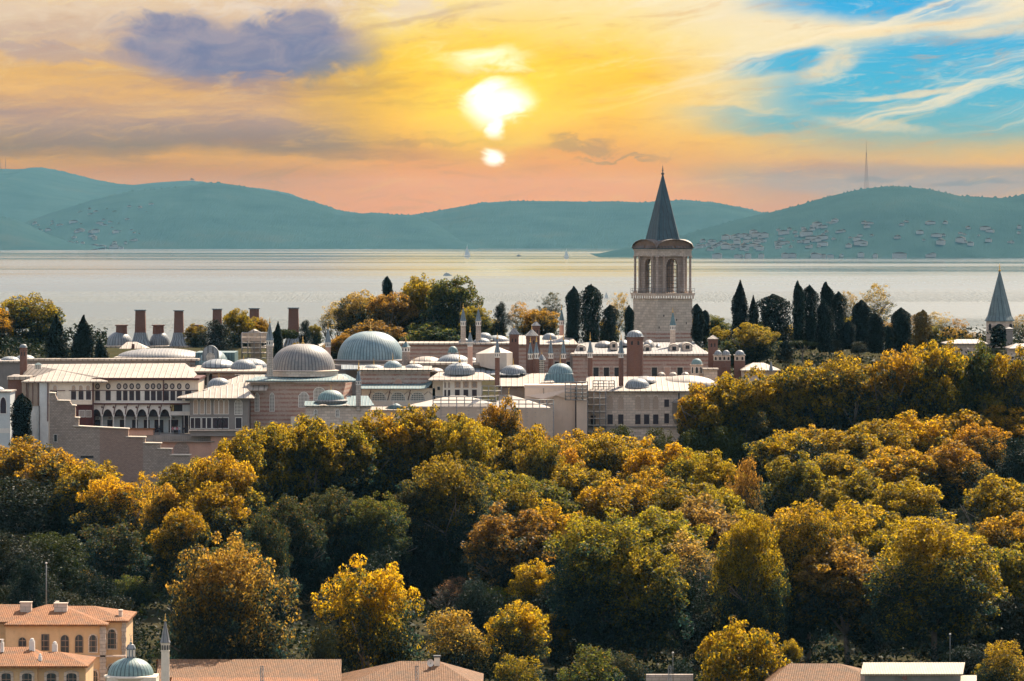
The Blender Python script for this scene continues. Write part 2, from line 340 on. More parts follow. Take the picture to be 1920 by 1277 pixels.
# ---------------------------------------------------------------- mesh helpers
ORG = {}
class MB:
    def __init__(s): s.v = []; s.f = []; s.uv = []; s.sm = []
    def face(s, pts, uvs=None, smooth=False):
        i = len(s.v); s.v += [tuple(p) for p in pts]; s.f.append(tuple(range(i, i+len(pts))))
        if uvs is None:
            a, b_, c = Vector(pts[0]), Vector(pts[1]), Vector(pts[2]); n = (b_-a).cross(c-a)
            if n.length < 1e-9 and len(pts) > 3: n = (c-a).cross(Vector(pts[3])-a)
            if n.length > 1e-9: n.normalize()
            t_ = Vector((0,0,1)).cross(n)
            if t_.length < 0.05: t_ = Vector((1,0,0)); bb = Vector((0,1,0))
            else: t_.normalize(); bb = n.cross(t_)
            uvs = [(Vector(p).dot(t_), Vector(p).dot(bb)) for p in pts]
        s.uv += uvs; s.sm.append(smooth)
    def hexa(s, p):     # 8 corners: bottom 0-3 ccw, top 4-7
        for q in ((3,2,1,0),(4,5,6,7),(0,1,5,4),(1,2,6,5),(2,3,7,6),(3,0,4,7)): s.face([p[k] for k in q])
        return s
    def box(s, x0, x1, y0, y1, z0, z1):
        return s.hexa([(x0,y0,z0),(x1,y0,z0),(x1,y1,z0),(x0,y1,z0),(x0,y0,z1),(x1,y0,z1),(x1,y1,z1),(x0,y1,z1)])
    def prism(s, poly, y0, y1):     # poly: (x,z) counterclockwise seen from the camera
        n = len(poly)
        s.face([(x, y0, z) for x, z in poly]); s.face([(x, y1, z) for x, z in reversed(poly)])
        for i in range(n):
            a, b_ = poly[i], poly[(i+1) % n]
            s.face([(a[0],y0,a[1]),(a[0],y1,a[1]),(b_[0],y1,b_[1]),(b_[0],y0,b_[1])])
        return s
    def ring(s, cx, cy, prof, n=24, rot=0.0, ribs=None, smooth=True, sy=1.0, cap=True):
        P = []
        for r, z in prof:
            P.append([(cx+r*math.cos(rot+2*math.pi*k/n), cy+sy*r*math.sin(rot+2*math.pi*k/n), z) for k in range(n)])
        L = [0.0]
        for i in range(1, len(prof)): L.append(L[-1]+math.hypot(prof[i][0]-prof[i-1][0], prof[i][1]-prof[i-1][1]))
        rm = max(r for r, z in prof)
        for i in range(len(prof)-1):
            for k in range(n):
                k2 = (k+1) % n
                if ribs: ua, ub = ribs*k/n, ribs*(k+1)/n
                else: ua, ub = 2*math.pi*rm*k/n, 2*math.pi*rm*(k+1)/n
                q = [P[i][k], P[i][k2], P[i+1][k2], P[i+1][k]]; w = [(ua,L[i]),(ub,L[i]),(ub,L[i+1]),(ua,L[i+1])]
                if prof[i+1][0] < 1e-6: q, w = q[:3], w[:3]
                elif prof[i][0] < 1e-6: q, w = [q[0], q[2], q[3]], [w[0], w[2], w[3]]
                s.face(q, w, smooth)
        if cap:
            if prof[-1][0] > 1e-6: s.face(P[-1])
            if prof[0][0] > 1e-6: s.face(list(reversed(P[0])))
        return s
    def tube(s, a, b_, r, n=6, r2=None):
        a = Vector(a); b_ = Vector(b_); d = (b_-a); r2 = r if r2 is None else r2
        if d.length < 1e-6: return s
        d.normalize(); t_ = d.orthogonal().normalized(); w = d.cross(t_)
        A = [a+(t_*math.cos(2*math.pi*k/n)+w*math.sin(2*math.pi*k/n))*r for k in range(n)]
        B = [b_+(t_*math.cos(2*math.pi*k/n)+w*math.sin(2*math.pi*k/n))*r2 for k in range(n)]
        for k in range(n):
            k2 = (k+1) % n; s.face([A[k], A[k2], B[k2], B[k]], None, True)
        s.face(list(reversed(A))); s.face(B); return s
    def build(s, name, m, parent=None):
        o0 = ORG[parent.name] if parent is not None else Vector((0,0,0))
        me = bpy.data.meshes.new(name)
        me.from_pydata([(v[0]-o0[0], v[1]-o0[1], v[2]-o0[2]) for v in s.v], [], s.f)
        ul = me.uv_layers.new(name='UVMap'); ul.data.foreach_set('uv', np.array(s.uv, dtype=np.float32).ravel())
        me.polygons.foreach_set('use_smooth', s.sm)
        me.materials.append(m); 
        if any(s.sm):
            import bmesh
            bm = bmesh.new(); bm.from_mesh(me); bmesh.ops.remove_doubles(bm, verts=bm.verts, dist=0.0005); bm.to_mesh(me); bm.free()
        o = bpy.data.objects.new(name, me); COL.objects.link(o)
        if parent is not None: o.parent = parent
        ORG[o.name] = o0; return o
def thing(name, label, cat, loc, group=None):
    o = bpy.data.objects.new(name, None); COL.objects.link(o); o.location = loc; ORG[o.name] = Vector(loc)
    o.empty_display_size = 0.5; o['label'] = label; o['category'] = cat
    if group: o['group'] = group
    return o
def tag(o, label, cat, group=None):
    o['label'] = label; o['category'] = cat
    if group: o['group'] = group
    return o
def struct(o, kind='structure'): o['kind'] = kind; return o
# ---- shapes given by photo columns/rows at a stated distance
def pbox(m_, x0, x1, yt, yb, D, dep):
    if yb >= 829.5 and 979 < D < 1010: yb = 895
    return m_.box(X(x0,D), X(x1,D), D, D+dep, Z(yb,D), Z(yt,D))
def part(p, name, m, fn, *a, **k):
    b_ = MB(); fn(b_, *a, **k); return b_.build(name, m, p)
def arch_pts(w, h, rise, pointed=True, n=8):    # local outline from (0,0) bottom left, ccw seen from the camera
    pts = [(-w/2,0),(w/2,0),(w/2,h-rise)]
    for i in range(1, n):
        t_ = i/n; a = t_*math.pi/2
        pts.append((w/2*(math.cos(a) if not pointed else (1-t_**1.5)), h-rise+rise*(math.sin(a) if not pointed else math.sin(a)**0.85)))
    pts.append((0,h))
    return pts+[(-x, z) for x, z in reversed(pts[3:-1])]+[(-w/2,h-rise)]
def window(p, cx, yt, yb, w, D, m=None, fm=None, arch=0.0, fr=0.12, prd=0.05, pointed=True, name='window'):
    """pane with a frame standing a little proud of the wall at distance D"""
    m = m or glass; fm = fm or white; xc = X(cx,D); z0, z1 = Z(yb,D), Z(yt,D); ww = W(w,D); h = z1-z0
    pts = arch_pts(ww, h, h*arch, pointed) if arch else [(-ww/2,0),(ww/2,0),(ww/2,h),(-ww/2,h)]
    P = [(xc+x, z0+z) for x, z in pts]
    b_ = MB(); b_.prism(P, D-prd, D+0.02); pane = b_.build(name, m, p)
    if fr > 0:
        q = MB(); cxm, czm = xc, z0+h*0.45; O = [(cxm+(x-cxm)*(1+2*fr/ww), czm+(z-czm)*(1+2*fr/h)) for x, z in P]; n = len(P)
        y0, y1 = D-prd-0.07, D+0.01
        for i in range(n):
            j = (i+1) % n; a, b2, c, d = P[i], P[j], O[j], O[i]
            q.face([(a[0],y0,a[1]),(d[0],y0,d[1]),(c[0],y0,c[1]),(b2[0],y0,b2[1])])
            q.face([(d[0],y0,d[1]),(d[0],y1,d[1]),(c[0],y1,c[1]),(c[0],y0,c[1])])
            q.face([(a[0],y1,a[1]),(a[0],y0,a[1]),(b2[0],y0,b2[1]),(b2[0],y1,b2[1])])
        q.build('frame', fm, pane)
    return pane
def fin_prof(z, h, r=0.16):
    return [(0.10*r/0.16,z-0.05),(r*1.6,z+0.02*h),(r*1.9,z+0.12*h),(r*0.5,z+0.24*h),(r*0.4,z+0.32*h),(r*1.1,z+0.42*h),(r*0.35,z+0.52*h),(r*0.75,z+0.60*h),(r*0.25,z+0.68*h),(r*0.35,z+0.78*h),(0.0,z+h)]
def finial(p, cx, cy, z, h, r=0.14, m=None): return MB().ring(cx, cy, fin_prof(z, h, r), 10).build('finial', m or gold, p)
def dome_prof(r, z, h, n=12, under=0.0, pw=1.0):
    return ([(r*0.985, z-under)] if under else [])+[(r*math.cos(a)**pw if i < n else 0.0, z+h*math.sin(a)) for i, a in enumerate(math.pi/2*i/n for i in range(n+1))]
def dome(p, cx, yt, yb, x0, x1, D, m=None, fin=0, ribs=40, ring_=True, name='dome', pw=0.95, finm=None):
    r = W(x1-x0, D)/2; xc = X((x0+x1)/2, D); zb = Z(yb, D); zt = Z(yt, D)
    o = MB().ring(xc, D, dome_prof(r, zb, zt-zb, 12, 0.0, pw), 48, ribs=ribs, cap=False).build(name, m or lead_dome, p)
    if ring_: MB().ring(xc, D, [(r*1.0,zb-0.25),(r*1.06,zb-0.25),(r*1.07,zb-0.02),(r*0.98,zb+0.12)], 48, cap=True).build('rim', lead, o if False else p)
    if fin: finial(o, xc, D, zt-0.05, W(fin, D), max(0.09, r*0.028), finm)
    return o
def hip(p, x0, x1, ye, yr, rx0, rx1, D0, D1, m=None, name='roof', fy=None, th=0.22, overh=0.0):
    """hipped roof: eaves rectangle x0..x1 (columns at D0) between D0 and D1, ridge rx0..rx1 at mid depth"""
    Dm = (D0+D1)/2; ze = Z(ye, D0); zr = Z(yr, Dm); m_ = MB()
    a, b_, c, d = (X(x0,D0),D0,ze), (X(x1,D0),D0,ze), (X(x1,D0),D1,ze), (X(x0,D0),D1,ze)
    e, f = (X(rx0,Dm),Dm,zr), (X(rx1,Dm),Dm,zr)
    if abs(e[0]-f[0]) < 0.05:
        m_.face([a,b_,e]); m_.face([b_,c,e]); m_.face([c,d,e]); m_.face([d,a,e])
    else:
        m_.face([a,b_,f,e]); m_.face([b_,c,f]); m_.face([c,d,e,f]); m_.face([d,a,e])
    lo = [(q[0],q[1],q[2]-th) for q in (a,b_,c,d)]; up = [a,b_,c,d]
    for i in range(4):
        j = (i+1) % 4; m_.face([lo[i], lo[j], up[j], up[i]])
    m_.face(list(reversed(lo)))
    return m_.build(name, m or lead, p)
def turret(label, cx, w, y_tip, y_cone, y_lan, yb, D, shaft=None, cone=None, lan=None, group='slender chimney turrets above the palace roofs', fin=12, name='chimney_turret', flare=1.18, n=8):
    xc = X(cx,D); r = W(w,D)/2; zb, zl, zc, zt = Z(yb,D), Z(y_lan,D), Z(y_cone,D), Z(y_tip,D)
    t_ = thing(name, label, 'chimney turret', (xc, D, zb), group)
    MB().ring(xc, D, [(r*1.06,zb),(r,zl)], n, math.pi/n, smooth=False).build('shaft', shaft or stone, t_)
    l = MB().ring(xc, D, [(r*1.02,zl+0.002),(r*1.16,zl+0.08),(r*1.10,zl+0.16),(r*1.10,zc-0.12),(r*1.2,zc-0.03),(r*1.2,zc)], n, math.pi/n, smooth=False).build('lantern', lan or white, t_)
    ow, oh = r*0.36, (zc-zl)*0.55; q = MB(); fa = r*1.10*math.cos(math.pi/n)
    for k in range(n):
        a = 2*math.pi*k/n-math.pi/2
        if math.sin(a) > 0.3: continue
        cx_, cy_ = xc+fa*math.cos(a), D+fa*math.sin(a); tx, ty = -math.sin(a), math.cos(a); nx, ny = math.cos(a)*0.02, math.sin(a)*0.02
        z0 = zl+(zc-zl)*0.22
        P = [(cx_+tx*s_*ow/2+nx, cy_+ty*s_*ow/2+ny, z) for s_, z in ((-1,z0),(1,z0),(1,z0+oh*0.8),(0.5,z0+oh),(-0.5,z0+oh),(-1,z0+oh*0.8))]
        q.face(P)
    q.build('opening', dark, l)
    MB().ring(xc, D, [(r*flare*1.12,zc+0.004),(r*flare*1.1,zc+0.08),(r*flare*0.93,zc+(zt-zc)*0.12),(r*0.12,zt)], n, math.pi/n, smooth=False).build('cone_cap', cone or lead_dark, t_)
    if fin: finial(t_, xc, D, zt-0.1, W(fin,D), 0.10)
    return t_
def brick_tower(label, x0, x1, y_tip, y_cap, yb, D, capm=None, group='red brick chimney stacks', pyramid=True, fin=8, n=4, holes=2, mat=None, name='brick_chimney'):
    xc = X((x0+x1)/2,D); r = W(x1-x0,D)/2; rr = r*(math.sqrt(2) if n == 4 else 1.0); rot = math.pi/n
    zb, zc, zt = Z(yb,D), Z(y_cap,D), Z(y_tip,D)
    t_ = thing(name, label, 'chimney', (xc, D, zb), group)
    s_ = MB().ring(xc, D, [(rr*1.03,zb),(rr,zc-0.55),(rr*1.07,zc-0.45),(rr*1.07,zc-0.3),(rr*1.0,zc-0.2),(rr*1.1,zc)], n, rot, smooth=False).build('shaft', mat or brick, t_)
    q = MB()
    for i in range(holes):
        xx = xc+r*(0 if holes == 1 else (-0.36+0.72*i/(holes-1)))
        yy = D-(r if n == 4 else math.sqrt(max(0.01, r*r-(xx-xc)**2)))-0.03
        q.prism([(xx+a, zc-1.5+b_) for a, b_ in arch_pts(r*0.28, 0.75, 0.3)], yy, yy+0.05)
    if holes: q.build('vent', dark, s_)
    if pyramid: MB().ring(xc, D, [(rr*1.22,zc+0.003),(rr*1.2,zc+0.1),(0.05,zt)], n, rot, smooth=False).build('cap', capm or lead, t_)
    else:
        MB().ring(xc, D, [(rr*1.12,zc+0.003),(rr*1.14,zc+0.12)]+dome_prof(rr*1.0, zc+0.13, zt-zc-0.13, 8), 24, ribs=16).build('cap', capm or lead_dome, t_)
    if fin: finial(t_, xc, D, zt-0.08, W(fin,D), 0.09)
    return t_
# ---------------------------------------------------------------- ground, sea, far shores
PY = [0, 400, 600, 700, 800, 900, 960, 982, 1001, 1012, 1060, 1120, 1250, 1400, 1500, 1700]
PZ = [2, 4, 8, 12, 17, 24, 29, 31, 32, 40, 49, 54, 51, 34, -3, -12]
def zg(y): return float(np.interp(y, PY, PZ))
def grid(name, xs, ys, fz, m):
    m_ = bpy.data.meshes.new(name); nx, ny = len(xs), len(ys)
    V = [(x, y, fz(x, y)) for y in ys for x in xs]
    Fc = [(j*nx+i, j*nx+i+1, (j+1)*nx+i+1, (j+1)*nx+i) for j in range(ny-1) for i in range(nx-1)]
    m_.from_pydata(V, [], Fc); m_.materials.append(m); m_.polygons.foreach_set('use_smooth', [True]*len(Fc))
    o = bpy.data.objects.new(name, m_); COL.objects.link(o); ORG[o.name] = Vector((0,0,0)); return o
rng = np.random.default_rng(5)
ground_m = m_plain('leaf_litter_ground', (0.07,0.06,0.035), (0.04,0.045,0.02), sc_=0.15, spec=0.0)
gy = sorted(set(list(np.linspace(-100, 1700, 90))+[float(v) for v in PY]))
struct(grid('ground', list(np.linspace(-420, 420, 60)), gy, lambda x, y: zg(y)+0.8*math.sin(x*0.05)*math.sin(y*0.02)*(1 if y < 960 else 0), ground_m))
# sea: dull bands and glittering wavelets
m, t, o = newmat('sea_water'); g_ = geo(t); gx, gyy, _ = sep(g_)
bands = noise(vec(gx*0.00022, gyy*0.0011, 1.0), 1.0, 5, 0.6)
calm = sstep(bands, 0.44, 0.58)
spk = noise(vec(gx*0.55, gyy*0.014, 0.0), 1.0, 2, 0.6)
swl = noise(vec(gx*0.06, gyy*0.006, 4.0), 1.0, 5, 0.75)
spark = sstep(spk, 0.60, 0.70)
near = 1.0-sstep(gyy, 4200.0, 9500.0)
rg = 0.05+near*0.44+calm*(near*0.14+0.10)+spark*(calm*0.22+0.05)+swl*0.06
gl2 = noise(vec(gx*0.30, gyy*0.02, 9.0), 1.0, 1, 0.5)
hgt = (spk*0.8+swl*2.0+gl2*0.8)*(0.15+calm*1.3)
hgt = hgt*(0.35+near*0.65)
bsea = princ(t, o, (0.03,0.045,0.045), rg, hgt, 0, 0.32, 1.0, 1.2)
ys = [1380, 1600, 2000, 3000, 5000, 8000, 12000, 18000, 24000, 30000]
struct(grid('sea', [-9000, -4000, 0, 4000, 9000], ys, lambda x, y: 0.0, m))
# hazy islands: part of the haze is painted as teal into the woodland colour
m, t, o = newmat('haze_tinted_woodland'); g_ = geo(t)
c = mix(noise(g_, 0.006, 8, 0.7), (0.008,0.026,0.030), (0.050,0.092,0.088)); c = mix(sstep(noise(g_, 0.003, 6, 0.65), 0.55, 0.7)*0.3, c, (0.05,0.05,0.04))
princ(t, o, c, 0.95, None, 0, 0.0); isl_m = m
def island(name, pts, row0, depth, seed, rough=1.0):
    D0 = (H0)/((row0-HY)/F); r_ = np.random.default_rng(seed)
    Dr = D0+depth
    px = np.array([p[0] for p in pts], float); hz = np.array([Z(p[1], Dr) for p in pts])
    xs = np.linspace(px[0], px[-1], int((px[-1]-px[0])/2.2)+2); hx = np.interp(xs, px, hz)
    k = np.array([1,2,3,4,3,2,1.]); k /= k.sum(); hs = np.convolve(np.pad(hx, 3, mode='edge'), k, 'valid')
    bump = r_.random(len(xs))**3*5.5*rough; prof = hs
    ph = r_.random(24)*6.28
    ts = list(np.linspace(0, 1, 50))+[1.04, 1.2, 1.5, 2.0]
    V = []; 
    for t_ in ts:
        y = D0+depth*t_
        s_ = math.sin(min(t_, 1.0)*math.pi/2)**1.15 if t_ <= 1 else max(0.0, 1-(t_-1)**1.5)
        for i, xp in enumerate(xs):
            xw = (xp-960)/F*(Dr)
            n_ = sum(math.sin(xw*0.004*(1.7**q)+y*0.003*(1.6**q)+ph[q])*0.5**q for q in range(5))
            rid = 1.0+0.10*n_*(1-min(t_, 1)) - 0.0
            z = prof[i]*s_*rid
            z = z+(bump[i] if 0.98 < t_ < 1.02 else r_.random()*0.7*rough*(0 if t_ == 0 else 1))*min(1.0, max(0.0, prof[i])/25.0)
            if t_ == 0 or prof[i] < 0.5: z = min(z, 0.0)-2.0
            V.append((xw, y, z))
    nx = len(xs); Fc = [(j*nx+i, j*nx+i+1, (j+1)*nx+i+1, (j+1)*nx+i) for j in range(len(ts)-1) for i in range(nx-1)]
    me = bpy.data.meshes.new(name); me.from_pydata(V, [], Fc); me.materials.append(isl_m)
    ob = bpy.data.objects.new(name, me); COL.objects.link(ob); struct(ob)
    return lambda xp, t_: ((xp-960)/F*Dr, D0+depth*t_, float(np.interp(xp, xs, prof))*math.sin(t_*math.pi/2)**1.15)
fA = island('hills', [(-250,330),(-100,325),(0,317),(40,318),(62,317),(75,314),(100,318),(120,322),(170,335),(220,345),(260,348),(300,344),(350,341),(372,340),(400,344),(500,355),(540,362),(600,385),(650,404),(700,420),(760,440)], 462, 4200, 1, 0.6)
fB = island('hills', [(-80,464),(20,440),(70,411),(110,396),(180,374),(250,358),(300,355),(340,351),(380,345),(400,343),(420,344),(470,352),(540,366),(590,379),(640,396),(680,401),(700,399),(740,403),(770,403),(800,410),(850,425),(900,450)], 467, 1300, 2)
fC = island('hills', [(640,440),(700,420),(770,404),(785,402),(800,399),(840,392),(900,381),(960,377),(1040,378),(1100,379),(1150,378),(1200,380),(1280,375),(1340,380),(1400,391),(1440,402),(1500,425),(1560,450)], 466.4, 1500, 3)
fD = island('hills', [(-300,395),(-100,398),(0,407),(30,413),(60,425),(90,440),(130,455),(200,464)], 469, 700, 4)
fE = island('hills', [(1055,480.5),(1090,480),(1120,478),(1150,470),(1170,466),(1200,462),(1240,456),(1290,438),(1340,424),(1400,408),(1450,397),(1500,384),(1560,367),(1600,358),(1620,354),(1660,350),(1690,350),(1740,355),(1800,368),(1850,370),(1880,372),(1905,368),(1920,364),(2050,345)], 483, 900, 5)
# far houses on the slopes
house_w = m_plain('far_house_wall', (0.42,0.40,0.37), spec=0.0); far_roof = m_plain('far_house_roof', (0.10,0.085,0.07), spec=0.0);
hm_cache = []
for k in range(4):
    b_ = MB(); w_, d_, h_ = [(16,10,9),(22,12,12),(30,12,10),(12,10,7)][k]
    b_.box(-w_/2, w_/2, -d_/2, d_/2, -3, h_)
    me_o = b_.build('house_wall', house_w); r_ = MB(); r_.prism([(-w_/2-1,h_),(w_/2+1,h_),(0,h_+4)], -d_/2-1, d_/2+1); ro = r_.build('house_roof', far_roof)
    hm_cache.append((me_o.data, ro.data)); bpy.data.objects.remove(me_o); bpy.data.objects.remove(ro)
rr = random.Random(11)
def far_houses(n, fn, x0, x1, t0, t1, label, group, dens=None):
    for _ in range(n):
        xp = rr.uniform(x0, x1) if dens is None else min(x1, max(x0, rr.gauss(*dens))); x, y, z = fn(xp, rr.uniform(t0, t1)); k = rr.randrange(4)
        t_ = thing('house', label, 'house', (x, y, z), group)
        for nm, md in zip(('wall', 'roof'), hm_cache[k]):
            c = bpy.data.objects.new(nm, md); COL.objects.link(c); c.parent = t_
        s_ = rr.uniform(0.35, 1.0); t_.scale = (s_, s_, s_); t_.rotation_euler = (0, 0, rr.uniform(-0.5, 0.5))
far_houses(80, fB, 90, 310, 0.06, 0.55, 'small pale house in the hazy town on the left island slope', 'houses of the hazy town on the left island')
far_houses(10, fB, 215, 300, 0.005, 0.02, 'low pale waterfront building on the left island shore', 'waterfront buildings of the left island')
far_houses(110, fE, 1290, 1560, 0.12, 0.42, 'small pale house in the hazy town on the lower slope of the right island', 'houses of the hazy town on the right island')
far_houses(44, fE, 1560, 1915, 0.12, 0.36, 'larger pale building among trees low on the far right slope', 'scattered buildings of the far right slope')
far_houses(22, fE, 1300, 1700, 0.005, 0.02, 'low pale building along the right island waterfront', 'waterfront buildings of the right island')
# masts on the summits
def mast(label, px, yt, fn, t_, w):
    x, y, z = fn(px, t_); zt = Z(yt, y); o_ = thing('radio_mast', label, 'radio mast', (x, y, z))
    b_ = MB(); 
    for sx, sy in ((-1,-1),(1,-1),(0,1)): b_.tube((x+sx*w,y+sy*w,z-2),(x+sx*w*0.15,y+sy*w*0.15,z+(zt-z)*0.75), 0.35, 4)
    n = 14
    for i in range(n):
        a, b2 = z+(zt-z)*0.75*i/n, z+(zt-z)*0.75*(i+1)/n; wa = w*(1-0.85*i/n); wb = w*(1-0.85*(i+1)/n)
        b_.tube((x-wa,y-wa,a),(x+wb,y-wb,b2), 0.22, 4); b_.tube((x+wa,y-wa,a),(x-wb,y-wb,b2), 0.22, 4)
    b_.build('lattice_shaft', maroon, o_); MB().tube((x,y,z+(zt-z)*0.7),(x,y,zt), 0.5, 5, 0.2).build('aerial', maroon, o_)
mast('tall red lattice radio mast on the summit of the right island', 1624, 263, fE, 1.0, 5)
mast('short radio mast at the left frame edge on the far hill', 2, 296, fA, 1.0, 2.5)
mast('thin radio mast second from the left on the far hill', 11, 293, fA, 1.0, 2.0)
x, y, z = fA(362, 1.0); t_ = thing('lookout_building', 'small reddish building alone on the ridge of the far left hill', 'building', (x,y,z))
MB().box(x-10,x+8,y-6,y+6,z-4,z+8).build('wall', pinkwall, t_); MB().prism([(x-11,z+8),(x+9,z+8),(x-8,z+17)], y-7, y+7).build('roof', tile, t_)
# boats
def boat(label, px, py, L, kind):
    D = H0/((py-HY)/F); x = (px-960)/F*D; t_ = thing('sailing_boat' if kind == 'sail' else 'motor_ship', label, 'boat' if kind == 'sail' else 'ship', (x, D, 0))
    h = MB(); hl = L/2; w_ = L*0.13; hh = L*0.10
    top = [(x-hl,D-w_,hh),(x+hl*0.7,D-w_,hh),(x+hl*1.05,D,hh*1.35),(x+hl*0.7,D+w_,hh),(x-hl,D+w_,hh)]
    bot = [(x-hl*0.9,D-w_*0.6,-0.5),(x+hl*0.6,D-w_*0.6,-0.5),(x+hl*0.85,D,-0.5),(x+hl*0.6,D+w_*0.6,-0.5),(x-hl*0.9,D+w_*0.6,-0.5)]
    for i in range(5): j = (i+1) % 5; h.face([bot[i],bot[j],top[j],top[i]])
    h.face(top); h.build('hull', boatd if kind == 'cargo' else boatw, t_)
    if kind == 'sail':
        MB().tube((x,D,hh),(x,D,L*1.7), L*0.012, 5).build('mast', boatw, t_)
        s_ = MB(); s_.face([(x-0.05,D+0.1,hh*1.6),(x-hl*0.85,D+0.1,hh*1.6),(x-0.05,D+0.1,L*1.6)]); s_.face([(x+0.1,D,hh*1.5),(x+hl*0.9,D,hh*1.4),(x+0.1,D,L*1.35)]); s_.build('sail', boatw, t_)
    else:
        d_ = MB(); d_.box(x-hl*0.8,x+hl*0.6,D-w_*0.8,D+w_*0.8,hh,hh*1.9); d_.box(x-hl*0.65,x+hl*0.4,D-w_*0.7,D+w_*0.7,hh*1.9,hh*2.7); d_.build('superstructure', boatw, t_)
        f_ = MB(); f_.box(x-hl*0.78,x+hl*0.58,D-w_*0.82,D-w_*0.79,hh*1.25,hh*1.6); f_.box(x-hl*0.63,x+hl*0.38,D-w_*0.72,D-w_*0.69,hh*2.1,hh*2.45); f_.build('window_strip', dark, t_)
        MB().ring(x-hl*0.2, D, [(w_*0.35,hh*2.7),(w_*0.3,hh*3.6)], 10).build('funnel', boatd, t_)
boat('tiny grey sailing boat far out on the sea near the middle', 876, 481, 17, 'sail')
boat('small dark boat far out between the sailing boat and the spired tower', 973, 480.5, 13, 'cargo')
boat('tiny white sailing boat moored off the low headland left of the spire', 1062, 483.5, 13, 'sail')
boat('white ferry half hidden behind the tall green and gold tree', 839, 517, 14, 'ferry')
boat('pale sailing boat nearer the shore just left of the tall tower', 1137, 560, 5.0, 'sail')
boat('small ferry showing through the tree tops at the far left', 36, 561, 10, 'ferry')
boat('speck of a dark boat on the left part of the sea', 322, 478.5, 6, 'cargo')
# the air between here and the islands
m, t, o = newmat('haze_air'); pv = t.nodes.new('ShaderNodeVolumePrincipled')
pv.inputs['Color'].default_value = (0.18,0.44,0.62,1); pv.inputs['Density'].default_value = 1.6e-5; pv.inputs['Anisotropy'].default_value = 0.0
pv.inputs['Absorption Color'].default_value = (1,1,1,1)
t.links.new(pv.outputs[0], o.inputs['Volume'])
hz = MB().box(-12000, 12000, -300, 30500, -14, 330).build('haze', m); struct(hz, 'stuff')
# ================================================================= PALACE (columns/rows of the photo at stated distances)
def T(name, label, cat, px, py, D, group=None): return thing(name, label, cat, (X(px,D), D, Z(py,D)), group)
def wall(p, x0, x1, yt, yb, D, dep, m, name='wall'): return part(p, name, m, pbox, x0, x1, yt, yb, D, dep)
def slab(p, x0, x1, yt, yb, D, dep, m=None, name='cornice'): return part(p, name, m or lead_pale, pbox, x0, x1, yt, yb, D, dep)
def slope(p, x0, x1, ye, yr, D0, D1, m=None, name='roof', rx0=None, rx1=None, th=0.2):
    """single pitch rising from the eaves at D0 to the ridge at D1"""
    rx0 = x0 if rx0 is None else rx0; rx1 = x1 if rx1 is None else rx1
    a,b_,c,d = (X(x0,D0),D0,Z(ye,D0)),(X(x1,D0),D0,Z(ye,D0)),(X(rx1,D1),D1,Z(yr,D1)),(X(rx0,D1),D1,Z(yr,D1))
    m_ = MB(); L = [(q[0],q[1],q[2]-th) for q in (a,b_,c,d)]; U = [a,b_,c,d]
    m_.face(U); m_.face(list(reversed(L)))
    for i in range(4): j = (i+1)%4; m_.face([L[i],L[j],U[j],U[i]])
    return m_.build(name, m or lead, p)
def vault(p, x0, x1, yt, yb, D, m=None, name='vault_roof', ends=0.25, dd=None):
    """long barrel roof along x with rounded ends"""
    a, b_ = X(x0,D), X(x1,D); z0, h = Z(yb,D), Z(yt,D)-Z(yb,D); ry = dd or h*1.5; n = 10; e = min((b_-a)*0.5, ry*ends*4)
    m_ = MB(); nx = 30; P = []
    for i in range(nx+1):
        x = a+(b_-a)*i/nx; q = min(1.0, (x-a)/e if e else 1, (b_-x)/e if e else 1); k = math.sqrt(max(0.0, 1-(1-q)**2)) if ends else 1.0
        P.append([(x, D-ry*k*math.cos(math.pi*j/n), z0+h*k*math.sin(math.pi*j/n)) for j in range(n+1)])
    for i in range(nx):
        for j in range(n):
            xa, xb = P[i][j][0], P[i+1][j][0]; va, vb = j*0.5, (j+1)*0.5
            m_.face([P[i][j],P[i+1][j],P[i+1][j+1],P[i][j+1]], [(xa,va),(xb,va),(xb,vb),(xa,vb)], True)
    m_.face([q for q in reversed(P[0])]) ; m_.face(P[-1])
    return m_.build(name, m or lead, p)
# ---- palace kitchens with their row of chimneys, furthest back
K = 1165
t = T('kitchen_block', 'long palace kitchen with tall tapering brick chimneys on lead pyramids, at the back left', 'building', 300, 690, K)
wall(t, 190, 600, 652, 720, K-6, 26, band2)
slab(t, 188, 602, 649, 652, K-6.5, 27)
for x0, x1, s0, s1 in ((197,250,219,237),(279,320,288,306),(345,392,359,377)):
    d = dome(t, 0, 622, 648, x0, x1, K, m=lead_dome, ribs=28)
    xc = X((s0+s1)/2,K); r = W(s1-s0,K)/2
    c = MB().ring(xc, K, [(r*1.3,Z(626,K)),(r*1.25,Z(623,K)),(r*1.2,Z(611,K)),(r*1.5,Z(610.5,K)),(r*1.5,Z(609,K))], 8, math.pi/8, smooth=False).build('lantern_chimney', brick, d)
for x0, x1, yt, fl in ((254,273,580,1),(327,344,581,1),(399,416,578,1),(468,486,577,1),(541,560,576,1)):
    xc = X((x0+x1)/2,K-3); r = W(x1-x0,K)/2*1.35
    c = MB().ring(xc, K-3, [(r*1.12,Z(624,K)),(r*0.98,Z(yt+2,K))], 4, math.pi/4, smooth=False).build('tall_chimney', brick, t)
    MB().ring(xc, K-3, [(r*1.22,Z(yt+2,K)),(r*1.22,Z(yt,K))], 4, math.pi/4, smooth=False).build('cap', lead_dark, c)
    MB().ring(xc, K-3, [(r*2.6,Z(655,K)),(r*2.1,Z(648,K)),(r*1.45,Z(634,K)),(r*1.2,Z(623,K))], 4, math.pi/4, smooth=False).build('pyramid_base', lead_dome, t)
